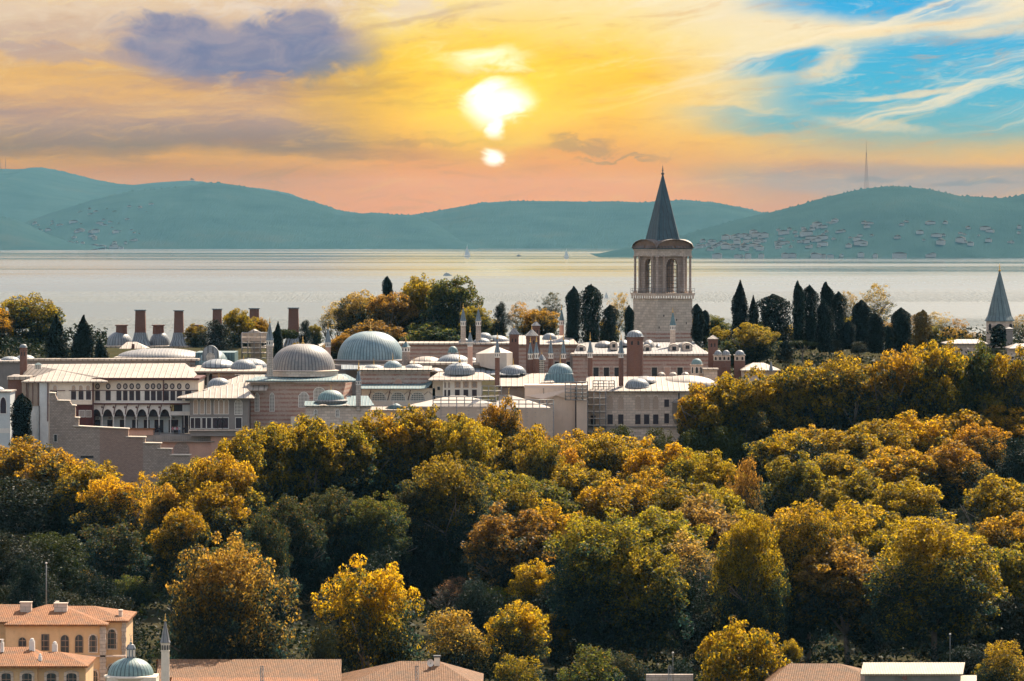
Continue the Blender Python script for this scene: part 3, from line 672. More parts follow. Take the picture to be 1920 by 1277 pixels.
# roofs in front of the kitchens
t = T('long_hall', 'low hall under a bright hipped lead roof with a tiny chimney below the kitchen domes', 'building', 245, 690, 1110)
wall(t, 205, 300, 672, 720, 1111, 20, band2)
hip(t, 196, 310, 677, 641, 238, 256, 1110, 1136, lead_pale)
brick_s = MB(); pbox(brick_s, 247, 252, 645, 657, 1118, 1.0); brick_s.build('chimney', brick, t)
t = T('vaulted_hall', 'long barrel vaulted lead roof with a rounded left end behind the white galleried wing', 'building', 300, 690, 1080)
wall(t, 215, 372, 671, 720, 1076, 16, band2); slab(t, 213, 384, 670, 673, 1075, 18)
vault(t, 218, 384, 653, 671, 1084, lead, dd=8.2)
t = T('side_chapel_block', 'teal lead apse with a round lattice window between the barrel roof and the shallow domes', 'building', 400, 690, 1060)
wall(t, 366, 440, 661, 720, 1062, 14, lead_green)
vault(t, 372, 428, 655, 684, 1060, lead_green, dd=5.5, ends=0.3)
b = MB(); b.prism([(X(395,1053)+a*1.15, Z(676,1053)+c*1.15) for a, c in arch_pts(2.8, 2.6, 1.5, False)], 1052.4, 1054); g_ = b.build('gable', lead_dome, t)
b = MB(); b.prism([(X(395,1053)+0.85*math.cos(a), Z(669,1053)+0.85*math.sin(a)) for a in [2*math.pi*i/16 for i in range(16)]], 1052.3, 1052.5); b.build('round_window', latw, t)
# left end behind the wing
t = T('outbuilding', 'low dark walled block with two shallow pale domes at the far left edge', 'building', 20, 720, 1045)
wall(t, -30, 50, 679, 760, 1045, 16, greywall); slab(t, -31, 51, 677, 680, 1044.5, 17)
dome(t, 0, 668, 678, 0, 38, 1052, ribs=24); dome(t, 0, 665, 678, 26, 68, 1056, ribs=24)
t = T('gallery_roof', 'long narrow lead capped wall running behind the big white wing', 'wall', 200, 700, 1030)
wall(t, 50, 352, 676, 720, 1030, 5, greywall); slab(t, 48, 372, 673, 676.5, 1029.5, 6)
brick_tower('octagonal brick chimney with a small lead dome at the left end of the white wing', 37, 51, 645, 652, 712, 1012, pyramid=False, n=8, fin=0, group=None, holes=2)
# ---- the white galleried wing
A = 1000
wing = T('palace_wing', 'white timber framed palace wing with dark shutters, round windows and a pointed arcade', 'building', 200, 812, A)
wall(wing, 175, 372, 712, 757, A, 24, cream)
slab(wing, 173, 374, 709, 713, A-1.2, 26, maroon, 'eaves_board')
# main roof
m_ = MB(); Dr = A+14
a,b_,c,d = (X(196,A),A-1.2,Z(708,A)),(X(363,A),A-1.2,Z(708,A)),(X(347,Dr),Dr,Z(681,Dr)),(X(52,Dr),Dr,Z(683,Dr))
m_.face([a,b_,c,d]); m_.face([b_,(X(372,A+26),A+26,Z(708,A)),c]); m_.face([(X(196,A),A-1.2,Z(708,A)),d,(X(42,A+10),A+10,Z(708,A))])
m_.face([(X(372,A+26),A+26,Z(708,A)),(X(42,A+26),A+26,Z(708,A)),d,c]); m_.build('roof', lead_pale, wing)
hip(wing, 40, 201, 715, 691, 112, 132, A-3.5, A+22, lead_pale)
slab(wing, 40, 201, 715.3, 717.3, A-3.4, 24, maroon, 'eaves_board')
q = MB(); pbox(q, 65, 77, 684, 692, A+3, 1.4); sk = q.build('roof_lantern', fanglass, wing)
MB().ring(X(71,A+3), A+3.7, [(1.0,Z(684,A+3)),(0.1,Z(680,A+3))], 4, math.pi/4, smooth=False).build('cap', lead_green, sk)
# projecting left bay
wall(wing, 90, 174, 717, 758.5, A-2.4, 8, cream); wall(wing, 41, 74, 717, 761, A-2.2, 8, board)
wall(wing, 56, 74, 761, 880, A-2.0, 8, bluewhite); wall(wing, 74, 90.5, 717, 880, A-2.6, 8, bluewhite)
for x in (49, 52, 61, 71): wall(wing, x, x+0.8, 718, 761, A-2.35, 0.2, maroon, 'batten')
wall(wing, 73, 74, 761, 880, A-2.9, 0.3, shutter, 'drainpipe'); wall(wing, 88.7, 90.4, 717, 790, A-2.85, 0.3, maroon, 'corner_post')
wall(wing, 141, 174.5, 758.5, 800, A-1.9, 6, maroon); wall(wing, 90.5, 141, 758.5, 842, A-1.8, 6, cream)
wall(wing, 173, 175, 717, 800, A-2.7, 1, maroon, 'corner_post')
for x, w_ in ((108,28),(152,46)): wall(wing, x-w_/2, x+w_/2, 731.8, 733, A-2.6, 0.3, maroon, 'lintel')
for x in (103,138,151.5,165): window(wing, x, 722.5, 731.5, 7.5, A-2.4, m=latc, arch=0.45, fr=0.10)
for x in (138,152,166): window(wing, x, 733.3, 749.5, 9.5, A-2.4, m=shutter, fr=0.16)
window(wing, 100, 733.3, 749, 14, A-2.4, m=shutter, fr=0.14)
for x in (153.5,166): window(wing, x, 770, 781.5, 9.5, A-1.9, m=rosette, fr=0.09, fm=white)
# main front: round windows and shutters
for x in (183,203,223,235,247,259,276,287,298,311,323,336,351.5):
    b = MB(); xc, zc = X(x,A), Z(724.3,A); cir = [2*math.pi*i/20 for i in range(20)]
    b.prism([(xc+0.44*math.cos(a), zc+0.56*math.sin(a)) for a in cir], A-0.08, A+0.01); w_ = b.build('oval_window', shutter, wing)
    b = MB(); b.prism([(xc+0.27*math.cos(a), zc+0.36*math.sin(a)) for a in cir], A-0.12, A-0.09); b.build('rosette', rosette, w_)
for x, w_ in ((183,9),(203,9.5),(223,9.5),(235,8.5),(247,9),(259,9),(276,9.5),(287.5,9),(299,9.5),(312,9.5),(324,9),(336.5,10),(353,12)):
    window(wing, x, 733, 751, w_, A, m=shutter, fr=0.10)
for x in (193, 213, 267): window(wing, x, 733, 751, 7.5, A, m=white, fr=0.03)
wall(wing, 175.5, 372, 731.6, 732.8, A-0.22, 0.2, maroon, 'lintel')
wall(wing, 175.5, 372, 753, 755.8, A-0.5, 0.5, white, 'sill_band'); wall(wing, 175, 366, 755.9, 758.6, A-0.6, 0.8, maroon, 'floor_beam')
wall(wing, 305.4, 307, 713, 757, A-0.3, 0.3, maroon, 'post')
# arcade: arches open in a plate, columns, an added dark panel for shade, loggia wall and its doors behind
P0, PW = 169.5, 21.45; Dp = A-0.1; b = MB(); n = 10
for i in range(7):
    xl, xr_ = P0+PW*i, P0+PW*(i+1); xl = max(xl, 175.2); cxp = P0+PW*(i+0.5); hw = 8.8
    zt, zs, za = Z(758.7,Dp), Z(779.5,Dp), Z(767.3,Dp)
    prev = None; y0, y1 = Dp, Dp+0.35
    if cxp-hw > xl: b.box(X(xl,Dp), X(cxp-hw,Dp), y0, y1, zs, zt)
    b.box(X(cxp+hw,Dp), X(xr_,Dp), y0, y1, zs, zt)
    for k in range(n):
        f0, f1 = -1+2*k/n, -1+2*(k+1)/n
        h = lambda f: zs+(za-zs)*(1-abs(f)**1.9)**0.62
        xa, xb = X(max(cxp+hw*f0, xl),Dp), X(max(cxp+hw*f1, xl),Dp)
        if xb-xa < 0.01: continue
        b.face([(xa,y0,h(f0)),(xb,y0,h(f1)),(xb,y0,zt),(xa,y0,zt)]); b.face([(xa,y1,h(f0)),(xa,y0,h(f0)),(xb,y0,h(f1)),(xb,y1,h(f1))][::-1])
b.build('arcade', white, wing)
for i in range(1, 8):
    xp = P0+PW*i; zt = Z(779.5,Dp); zb = Z(815,Dp); xc = X(xp,Dp)
    MB().ring(xc, Dp+0.18, [(0.22,zb),(0.2,zb+0.2),(0.12,zb+0.3),(0.11,zt-0.3),(0.22,zt-0.02)], 10).build('column', white, wing)
    b = MB()
    for k in range(5):
        f0, f1 = k/5, (k+1)/5; g = lambda f: (X(xp+0.8,Dp)+0.05+0.42*f**2, Dp-0.06-0.55*f**2, Z(777-18.5*f,Dp))
        b.tube(g(f0), g(f1), 0.085, 5)
    b.build('curved_bracket', maroon, wing)
    b = MB(); b.prism([(xc+0.02+0.20*math.cos(a), Z(763.5,Dp)+0.27*math.sin(a)) for a in [math.pi/2*i_ for i_ in range(4)]], Dp-0.05, Dp-0.005); b.build('medallion', maroon, wing)
wall(wing, 175, 342, 779, 842, A+3.2, 1.0, bluewhite); wall(wing, 175, 345, 757.5, 759, A+0.4, 3, maroon, 'ceiling'); wall(wing, 175, 320, 759, 781, A+1.0, 0.2, shutter, 'shade_panel')  # dark panel added to put deep shade into the arch openings
for x, w_ in ((183,10),(206,10),(230,11),(253,11),(275,11),(298,17),(325,18)):
    window(wing, x, 787, 811, w_, A+3.2, m=shutter, fr=0.05, fm=white, name='door'); window(wing, x, 782, 785.5, 5, A+3.2, m=rosette, fr=0.04)
wall(wing, 320, 356, 771.5, 778.8, A-0.35, 3, white, 'balcony'); wall(wing, 326, 342, 757, 771.5, A+0.6, 1, shutter, 'loggia')
wall(wing, 342, 356, 757, 779, A-0.3, 2, bluewhite); wall(wing, 341, 356, 779, 815, A+1.0, 2, shutter, 'doorway'); 
for x in (344.5, 353): wall(wing, x, x+1, 779, 815, A-0.2, 0.3, white, 'post')
# ---- pavilion with lattice windows
B = 990
pav = T('pavilion', 'square grey stone pavilion with cream lattice windows under a wide pale hipped roof', 'pavilion', 410, 812, B)
wall(pav, 356, 466, 746, 818, B, 11, greywall)
m_ = MB(); D0, D1, Dm = B-2.2, B+15, B+7
e0, e1 = (X(331,D0),D0,Z(745.5,D0)), (X(476,D0),D0,Z(747,D0)); f0, f1 = (X(331,D0),D1,Z(745.5,D0)), (X(476,D0),D1,Z(747,D0)); r0, r1 = (X(448,Dm),Dm,Z(717,Dm)), (X(455,Dm),Dm,Z(716,Dm))
m_.face([e0,e1,r1,r0]); m_.face([e1,f1,r1]); m_.face([f1,f0,r0,r1]); m_.face([f0,e0,r0]); m_.face([f0,f1,e1,e0])
m_.build('roof', lead_pale, pav); slope(pav, 380, 500, 731, 703, B+3.2, B+12, lead_pale, rx0=452, rx1=512)
slab(pav, 332, 475, 746, 748.2, B-2.1, 16, board, 'eaves')
for x in (367,379,391,405.5,415,424.5): window(pav, x, 749, 776, 7.6, B, m=latc, fm=white, arch=0.22, fr=0.10)
window(pav, 447, 750, 777, 13, B, m=latw, fm=white, arch=0.25, fr=0.10)
for x, w_ in ((361,7),(370.5,11),(383,8),(391.5,9),(403,8),(412.5,9),(423,10),(447.5,11)): window(pav, x, 783.5, 803, w_, B, m=shutter, fm=white, fr=0.10)
wall(pav, 354, 468, 805.5, 808, B-0.5, 12, stone_w, 'string_course')
dome(pav, 0, 708, 726, 388, 433, B+8, fin=9, ribs=28)
# domed rooms behind the pavilion
t = T('domed_apartments', 'cluster of low ribbed domes above two dark pointed openings behind the pavilion', 'building', 420, 730, 1022)
wall(t, 366, 500, 696, 745, 1022, 18, cream); slope(t, 354, 492, 696, 685, 1020, 1032, lead_pale); slab(t, 354, 510, 696, 699, 1019.8, 22, board, 'eaves')
b = MB()
vault(t, 377, 443, 673, 688, 1030, lead_dome, name='oval_dome', ends=0.5, dd=5)
dome(t, 0, 673.5, 692, 433, 481, 1026, fin=7, ribs=30); dome(t, 0, 672, 690, 440, 502, 1040, ribs=30)
for x in (384, 395.5): window(t, x, 700, 722, 7.5, 1022, m=dark, fm=white, arch=0.35, fr=0.14)
window(t, 371.5, 709, 722, 7, 1022, m=dark, fr=0.05)
wall(t, 398, 505, 700, 715, 1021.4, 1, band2)
slab(t, 440, 505, 702, 704.5, 1018, 4, lead_pale)
# ---- striped stone hall with the ribbed dome
S1 = 996
hall = T('domed_hall', 'striped brick and stone hall with tall lattice windows under a wide brown grey ribbed dome', 'building', 560, 812, S1)
def octwall(p, xs_ds, yt, yb, m, name='wall'):
    m_ = MB(); n = len(xs_ds); acc = 0
    for i in range(n-1):
        (xa, Da), (xb, Db) = xs_ds[i], xs_ds[i+1]; pa, pb = (X(xa,Da),Da), (X(xb,Db),Db); L = math.hypot(pb[0]-pa[0], pb[1]-pa[1])
        zt, zb = Z(yt,S1), Z(yb if yb < 830 else 895,S1)
        m_.face([(*pa,zb),(*pb,zb),(*pb,zt),(*pa,zt)], [(acc,zb),(acc+L,zb),(acc+L,zt),(acc,zt)]); acc += L
    return m_.build(name, m, p)
octwall(hall, [(462,S1+14),(470,S1),(640,S1),(660,S1+14)], 716, 835, band)
octwall(hall, [(457,S1+14),(462,S1-1.2),(652,S1-1.2),(668,S1+14)], 713.5, 717, stone_w, 'cornice')
slope(hall, 460, 655, 713.5, 701, S1-1.3, S1+9, lead_green, rx0=497, rx1=642); slope(hall, 655, 672, 713.5, 701, S1-1.3, S1+9, lead_green, rx0=642, rx1=648)
for x0, x1, yt, yb in ((515,553,708.5,717.5),(612,662,701,717.5)):
    m_ = MB(); Dg = S1-1.5; m_.face([(X(x0,Dg),Dg,Z(yb-1,Dg)),(X(x1,Dg),Dg,Z(yb-1,Dg)),(X((x0+x1)/2,Dg+6),Dg+6,Z(yt,Dg+6))]); 
    m_.face([(X(x1,Dg),Dg,Z(yb-1,Dg)),(X(x1-8,Dg+8),Dg+8,Z(yb-6,Dg)),(X((x0+x1)/2,Dg+6),Dg+6,Z(yt,Dg+6))]); m_.build('gable_roof', lead_pale, hall)
xc = X(567,S1+9); r = W(131,S1+9)/2
MB().ring(xc, S1+9, [(r*1.02,Z(705,S1+9)),(r*1.02,Z(696,S1+9)),(r*1.06,Z(694.5,S1+9)),(r*0.96,Z(693,S1+9))], 32, smooth=False).build('drum', stone_w, hall)
lead_brown = m_lead('brown_lead_dome', (0.29,0.25,0.22), (0.14,0.15,0.155), dome=True)
dome(hall, 0, 644.5, 695, 507, 629, S1+9, m=lead_brown, fin=14, ribs=56, pw=0.82)
for x in (482,510): window(hall, x, 737, 771, 7.5, S1, m=latw, arch=0.25, fr=0.10)
window(hall, 569.5, 736, 763, 18, S1, m=latw, arch=0.35, fr=0.12); window(hall, 598.5, 727, 751, 20, S1, m=latw, arch=0.35, fr=0.12)
for x in (481.5, 510): window(hall, x, 790, 803, 6.5, S1, m=dark, fr=0.12)
wall(hall, 545, 562, 781, 825, S1-1, 2, cream, 'buttress')
turret('stone turret with grey conical cap at the left shoulder of the brown ribbed dome', 506, 12, 604, 638, 648, 706, S1+2, shaft=stone)
# small domed kiosk
kk = T('small_domed_room', 'little round room with green ribbed dome and gilt finial in front of the striped hall', 'kiosk', 620, 790, 984)
wall(kk, 573, 694, 761, 830, 984, 6, stone_w); slope(kk, 571, 696, 761, 752, 983.6, 990, lead_green); slope(kk, 648, 702, 760, 742, 984.5, 993, lead_green, rx0=650, rx1=690)
slab(kk, 571, 696, 760.6, 762.2, 983.4, 7)
xc = X(620.5,988); r = W(56,988)/2; MB().ring(xc, 988, [(r,Z(760,988)),(r*1.0,Z(754,988)),(r*1.12,Z(752.5,988)),(r*1.1,Z(750,988)),(r*0.9,Z(749,988))], 24).build('drum', lead, kk)
lead_teal = m_lead('green_lead_dome', (0.22,0.32,0.30), (0.13,0.21,0.21), dome=True)
dome(kk, 0, 731, 751, 595, 646, 988, m=lead_teal, fin=10, ribs=30, ring_=False)
for x in (592,633): window(kk, x, 768, 782, 6, 984, m=latw, arch=0.3, fr=0.10)
for x in (606, 648):
    m_ = MB(); m_.face([(X(x-9,983),983,Z(760,983)),(X(x+9,983),983,Z(760,983)),(X(x,985.5),985.5,Z(757,985.5))]); m_.build('gable_roof', lead_pale, kk)
turret('slim stone turret with dark cone standing right of the green domed room', 672, 9.5, 694, 714, 722, 770, 984, shaft=stone, fin=14)
# ---- big blue green dome
C2 = 1045
t = T('throne_hall', 'largest ribbed blue green dome with gilt finial on a dark drum', 'building', 695, 720, C2)
wall(t, 625, 770, 684, 740, C2-5, 24, greywall); xc = X(695,C2+4); r = W(138,C2+4)/2
MB().ring(xc, C2+4, [(r*0.97,Z(700,C2)),(r*0.97,Z(679,C2)),(r*1.02,Z(677,C2)),(r*1.02,Z(675.5,C2)),(r*0.9,Z(674,C2))], 36, smooth=False).build('drum', greywall, t)
lead_blue = m_lead('teal_shade_lead_dome', (0.24,0.32,0.33), (0.12,0.21,0.24), dome=True)  # teal shade of the dome painted into its lead colour
dome(t, 0, 621, 676, 632, 758, C2+4, m=lead_blue, fin=17, ribs=64, pw=0.85)
slope(t, 640, 700, 692, 684, C2-9, C2-5, lead_dark); wall(t, 630, 762, 686, 700, C2-6, 2, greywall)
turret('slender turret with dark cone rising left of the blue green dome', 615, 10.5, 616, 642, 651, 690, C2+2, shaft=pinkwall, fin=12)
turret('square topped brown turret with white arcaded lantern right of the blue green dome', 761, 15, 640, 651, 660, 700, C2-8, shaft=rubble, cone=lead_green, fin=10, group=None)
turret('thin dark coned spike in front of the blue green dome', 673, 6, 690, 697, 700, 716, 1002, shaft=stone, fin=16)
# ---- throne salon with fan windows
Cc = 1004
t = T('salon_wing', 'cream salon with three fan shaped windows and a striped upper wall under three small domes', 'building', 745, 800, Cc)
wall(t, 676, 806, 697, 722, Cc+6, 14, band2); slab(t, 674, 810, 693.5, 697, Cc+5, 16)
slope(t, 674, 810, 693.5, 686, Cc+5, Cc+14, lead_pale)
dome(t, 0, 683.5, 693.5, 680, 722, Cc+11, m=lead_dome, fin=12, ribs=26); dome(t, 0, 676, 693.5, 718, 755, Cc+11, m=lead_blue, fin=15, ribs=30); dome(t, 0, 682, 693, 757, 796, Cc+11, m=lead_dome, fin=12, ribs=26)
b = MB(); xc, zc, Dd = X(747,Cc+6), Z(720,Cc+6), Cc+5.9
for i in range(13):
    a = math.pi*(i+0.5)/13; ca, sa = math.cos(a), math.sin(a)
    b.prism([(xc+0.75*ca+0.07*sa, zc+0.9*sa-0.07*ca),(xc+1.05*ca+0.10*sa, zc+1.5*sa-0.10*ca),(xc+1.05*ca-0.10*sa, zc+1.5*sa+0.10*ca),(xc+0.75*ca-0.07*sa, zc+0.9*sa+0.07*ca)], Dd-0.06, Dd+0.12)
b.build('sunray_relief', stone_w, t)
b = MB(); b.prism([(xc+0.72*math.cos(math.pi*i/14), zc+0.95*math.sin(math.pi*i/14)) for i in range(15)], Dd-0.1, Dd+0.12); b.build('relief_disc', pinkwall, t)
wall(t, 678, 816, 728, 790, Cc, 8, cream)
m_ = MB(); D0, D1 = Cc-2.2, Cc+6.2
pts = [(677,728.5,719.5),(790,728.5,719),(798,727.5,718),(804,724.5,715),(808,719,710),(811,713,706),(816,710,703)]
for i in range(len(pts)-1):
    (xa,ya,ra),(xb,yb_,rb) = pts[i],pts[i+1]
    m_.face([(X(xa,D0),D0,Z(ya,D0)),(X(xb,D0),D0,Z(yb_,D0)),(X(xb,D1),D1,Z(rb,D1)),(X(xa,D1),D1,Z(ra,D1))])
    m_.face([(X(xa,D0),D0,Z(ya+1.2,D0)),(X(xb,D0),D0,Z(yb_+1.2,D0)),(X(xb,D0),D0,Z(yb_,D0)),(X(xa,D0),D0,Z(ya,D0))])
    m_.face([(X(xa,D1),D1,Z(ra+3,D1)),(X(xb,D1),D1,Z(rb+3,D1)),(X(xb,D0),D0,Z(yb_+1.2,D0)),(X(xa,D0),D0,Z(ya+1.2,D0))])
m_.build('swept_eave', lead_green, t)
for x in (710,746,783):
    window(t, x, 735.5, 751.5, 26, Cc, m=fanglass, arch=0.85, fr=0.16, pointed=False, name='fan_window')
for x in (691,727,765):
    b = MB(); b.tube((X(x,Cc),Cc-0.05,Z(750,Cc)), (X(x+5,Cc),Cc-2.0,Z(731,Cc)), 0.09, 5); b.build('strut', maroon, t)
for x in (699,728.5,765,803):
    b = MB(); zc = Z(735,Cc); xc = X(x,Cc)
    for s_ in (-1,1):
        for k in range(4): b.prism([(xc+s_*(0.15+0.18*k)+0.09*math.cos(a), zc-0.25*k*0.6+0.12*math.sin(a)) for a in [2*math.pi*i/8 for i in range(8)]], Cc-0.03, Cc+0.01)
    b.build('painted_ornament', board, t)
# ---- baroque kiosk
Ck = 1003
t = T('baroque_kiosk', 'white pilastered kiosk with a bulging lead mansard cap and ornamental oval windows', 'kiosk', 865, 800, Ck)
wall(t, 831, 903, 711, 770, Ck, 12, white); wall(t, 811, 832, 706, 770, Ck+1, 10, cream)
hip(t, 803, 927, 712, 698, 822, 905, Ck-2, Ck+15, lead_pale); slab(t, 804, 926, 711.8, 713, Ck-1.8, 17, maroon, 'eaves')
xc = X(862,Ck+5); r = W(60,Ck+5)/2
MB().ring(xc, Ck+5, [(r*1.0,Z(702,Ck+5)),(r*0.98,Z(694,Ck+5)),(r*0.9,Z(690,Ck+5)),(r*0.72,Z(685,Ck+5)),(r*0.4,Z(681,Ck+5)),(0.0,Z(679.5,Ck+5))], 12, math.pi/12, ribs=36, smooth=False, cap=False).build('mansard_cap', lead_dome, t)
finial(t, xc, Ck+5, Z(680,Ck+5), 2.3, 0.12)
for x in (858,873.5,889.5):
    b = MB(); xc, zc = X(x,Ck), Z(721.5,Ck); cir = [2*math.pi*i/18 for i in range(18)]
    b.prism([(xc+0.36*math.cos(a), zc+0.52*math.sin(a)) for a in cir], Ck-0.14, Ck); w_ = b.build('oval_window', rosette, t)
    wall(t, x-5.5, x+5.5, 715.5, 727.5, Ck-0.06, 0.08, latc, 'plaster_panel')
for x in (857.5,873.5,889.5): window(t, x, 730.5, 749, 9, Ck, m=shutter, fr=0.08)
for x in (834.5,842): window(t, x, 716, 727, 4, Ck, m=rosette, arch=0.4, fr=0.06); window(t, x, 731, 746, 4.5, Ck, m=shutter, fr=0.06)
for x in (830.5,849.5,864.7,880.5,899.5): wall(t, x, x+2.4, 713.5, 765, Ck-0.3, 0.3, white, 'pilaster')
window(t, 822.5, 725, 731.5, 5, Ck+1, m=dark, fr=0.06)
turret('cylindrical pale pink turret with dark cone right behind the mansard cap', 881.5, 9.5, 622, 641, 650, 692, 1012, shaft=pinkwall, fin=14, n=10)
turret('thin brick turret with a white lantern in front of the white tented roof', 932.5, 9.5, 634, 661, 670.5, 724, 1000, shaft=brick, fin=12)
# middle roofs
t = T('roof_terrace', 'wide shallow lead dome on a flat roof left of the white tented cover', 'building', 820, 700, 1020)
wall(t, 770, 900, 684, 730, 1020, 20, greywall); slab(t, 768, 905, 680.5, 684.5, 1019, 22)
dome(t, 0, 664, 684, 817, 884, 1030, ribs=34); vault(t, 770, 830, 668, 681, 1033, lead_pale, dd=4); dome(t, 0, 670, 683, 868, 900, 1036, ribs=20); vault(t, 800, 832, 689.5, 697, 1014, lead_pale, dd=3, ends=0.5)
wall(t, 765, 830, 696, 720, 1015, 4, stone_w)
q = MB(); 
t = T('tent_cover', 'big faceted white tent sheet stretched over a dome under repair', 'tent', 927, 700, 1018)
m_ = MB(); Dt = 1018; ap = (X(928,Dt+6),Dt+6,Z(648,Dt+6)); pr = [(892,Dt+6,663,684),(899,Dt+1,663,686),(913,Dt-1,662.5,690),(932,Dt-1,662,694),(950,Dt,661.5,693),(961,Dt+6,661,682),(952,Dt+12,660,680),(905,Dt+12,660,680)]
n = len(pr); U = [(X(a,d_),d_,Z(y_,d_)) for a,d_,y_,_ in pr]; L = [(X(a,d_),d_,Z(y2,d_)) for a,d_,_,y2 in pr]
for i in range(n): j = (i+1)%n; m_.face([U[i],U[j],ap]); m_.face([L[i],L[j],U[j],U[i]])
m_.build('canvas', tent, t); slope(t, 886, 975, 702, 688, 1013, 1021, lead_dome)
# back range with banded wall
Cb = 1075
t = T('council_range', 'long banded stone range with lead coping and many low domes, behind the tented cover', 'building', 920, 720, Cb)
wall(t, 748, 968, 646, 730, Cb, 16, band); slab(t, 746, 970, 643.5, 646.5, Cb-0.6, 17)
for x0, x1, yt, yb, dd in ((859,881,634,645,0),(886,921,633.5,645,0),(892,924,623.5,637,7),(908,955,628.5,641,9)): dome(t, 0, yt, yb, x0, x1, Cb+5+dd, ribs=24)
t2 = T('little_cupola', 'tiny green cupola on a pale base against the long banded wall', 'cupola', 849, 668, 1062)
wall(t2, 840, 858, 661.5, 690, 1062, 1.6, stone_w); dome(t2, 0, 649, 662, 839.5, 859, 1063, m=lead_teal, ribs=12)
turret('left one of the twin stone turrets with grey cones before the tall green tree', 868.5, 10, 577, 602, 611, 646, Cb+4, shaft=stone, cone=lead_dark, fin=10)
turret('right one of the twin stone turrets with grey cones beside the dark round tree', 897, 10, 578, 602, 611, 646, Cb+4, shaft=stone, cone=lead_dark, fin=10)
brick_tower('broad red brick chimney with a lead pyramid cap right of the tented cover', 955, 972.5, 614, 627, 705, 1040)
brick_tower('red brick chimney with lead pyramid cap, front one of an overlapping pair', 986.5, 1007.5, 617, 630, 712, 1032)
brick_tower('red brick chimney with low lead cap peeping over its overlapping neighbour', 997.5, 1012, 602, 611, 700, 1050)
t = T('divan_range', 'striped stone range with blind pointed arches under pale seamed lead roofs', 'building', 1020, 720, 1068)
wall(t, 968, 1083, 645, 730, 1064, 18, band); slope(t, 966, 1084, 645.5, 629, 1063, 1078, lead_pale, rx1=1070)
dome(t, 0, 624.5, 638, 1016, 1045, 1072, ribs=24); dome(t, 0, 636.5, 645, 1038, 1072, 1068, ribs=24)
for x in (1043.5,1063.5,1084): window(t, x, 655, 669, 9, 1064, m=band2, fm=stone_w, arch=0.45, fr=0.10)
for x in (1044,1066,1075): window(t, x, 678, 698, 8, 1064, m=dark, fm=stone_w, fr=0.12)
turret('white lantern turret with dark cone, left one of the touching twin turrets', 994.5, 9.5, 641, 663, 674, 712, 1022, shaft=brick, fin=11)
turret('white lantern turret with dark cone, right one of the touching twin turrets', 1005.8, 9.5, 640, 662, 673, 712, 1021, shaft=brick, fin=11)
turret('lantern turret with grey cone just left above the small lead cupola', 1032.5, 9.5, 636, 662.5, 672.5, 708, 1024, shaft=brick, fin=11)
turret('lantern turret with grey cone directly behind the small lead cupola', 1056.5, 9.5, 636, 663, 673, 708, 1026, shaft=brick, fin=11)
t2 = T('glazed_turret', 'short glazed turret with a pointed cap beside the touching twin turrets', 'turret', 1016, 700, 1027)
wall(t2, 1011, 1021, 675, 710, 1027, 1.1, fanglass); MB().ring(X(1016,1027), 1027.6, [(0.95,Z(675,1027)),(0.08,Z(664,1027))], 8, math.pi/8, smooth=False).build('cap', lead_dome, t2); finial(t2, X(1016,1027), 1027.6, Z(664.5,1027), 0.7, 0.07)
turret('pale stone turret with green cone in front of the tall dark cypresses', 1053, 9, 580, 601, 610, 640, 1085, shaft=pinkwall, cone=lead_green, fin=10)
turret('pale stone turret with grey cone between the dark cypresses and the tall tower', 1120, 10, 594, 619, 627, 645, 1085, shaft=stone, fin=10)
# long lead roof and cupola over the tarpaulin
t = T('library_wing', 'wing under a long pale seamed lead roof with a low dome at its left end', 'building', 1000, 800, 1006)
slope(t, 930, 1072, 724, 700, 1003, 1018, lead_pale); wall(t, 934, 1072, 725, 800, 1004, 12, board); slab(t, 930, 1074, 724.2, 726, 1002.8, 12, shutter, 'eaves')
dome(t, 0, 684, 700, 938, 987, 1016, m=lead_dome, fin=13, ribs=32, ring_=False)
t = T('lead_cupola', 'small smooth lead cupola with tall gilt finial on a square lead base', 'cupola', 1048, 716, 1008)
q = MB(); D0 = 1008; q.hexa([(X(1018,D0),D0-1,Z(717,D0)),(X(1078,D0),D0-1,Z(717,D0)),(X(1078,D0),D0+7,Z(717,D0)),(X(1018,D0),D0+7,Z(717,D0)),(X(1025,D0),D0,Z(701,D0)),(X(1073,D0),D0,Z(701,D0)),(X(1073,D0),D0+6,Z(701,D0)),(X(1025,D0),D0+6,Z(701,D0))]); q.build('base', lead_green, t)
dome(t, 0, 681, 701, 1027, 1074, D0+3, m=lead_blue, fin=16, ribs=30)
m_ = MB(); m_.face([(X(1010,D0),D0-2,Z(717,D0)),(X(1040,D0),D0-2,Z(716,D0)),(X(1027,D0+2),D0+2,Z(703,D0+2))]); m_.build('gable_roof', lead_pale, t)
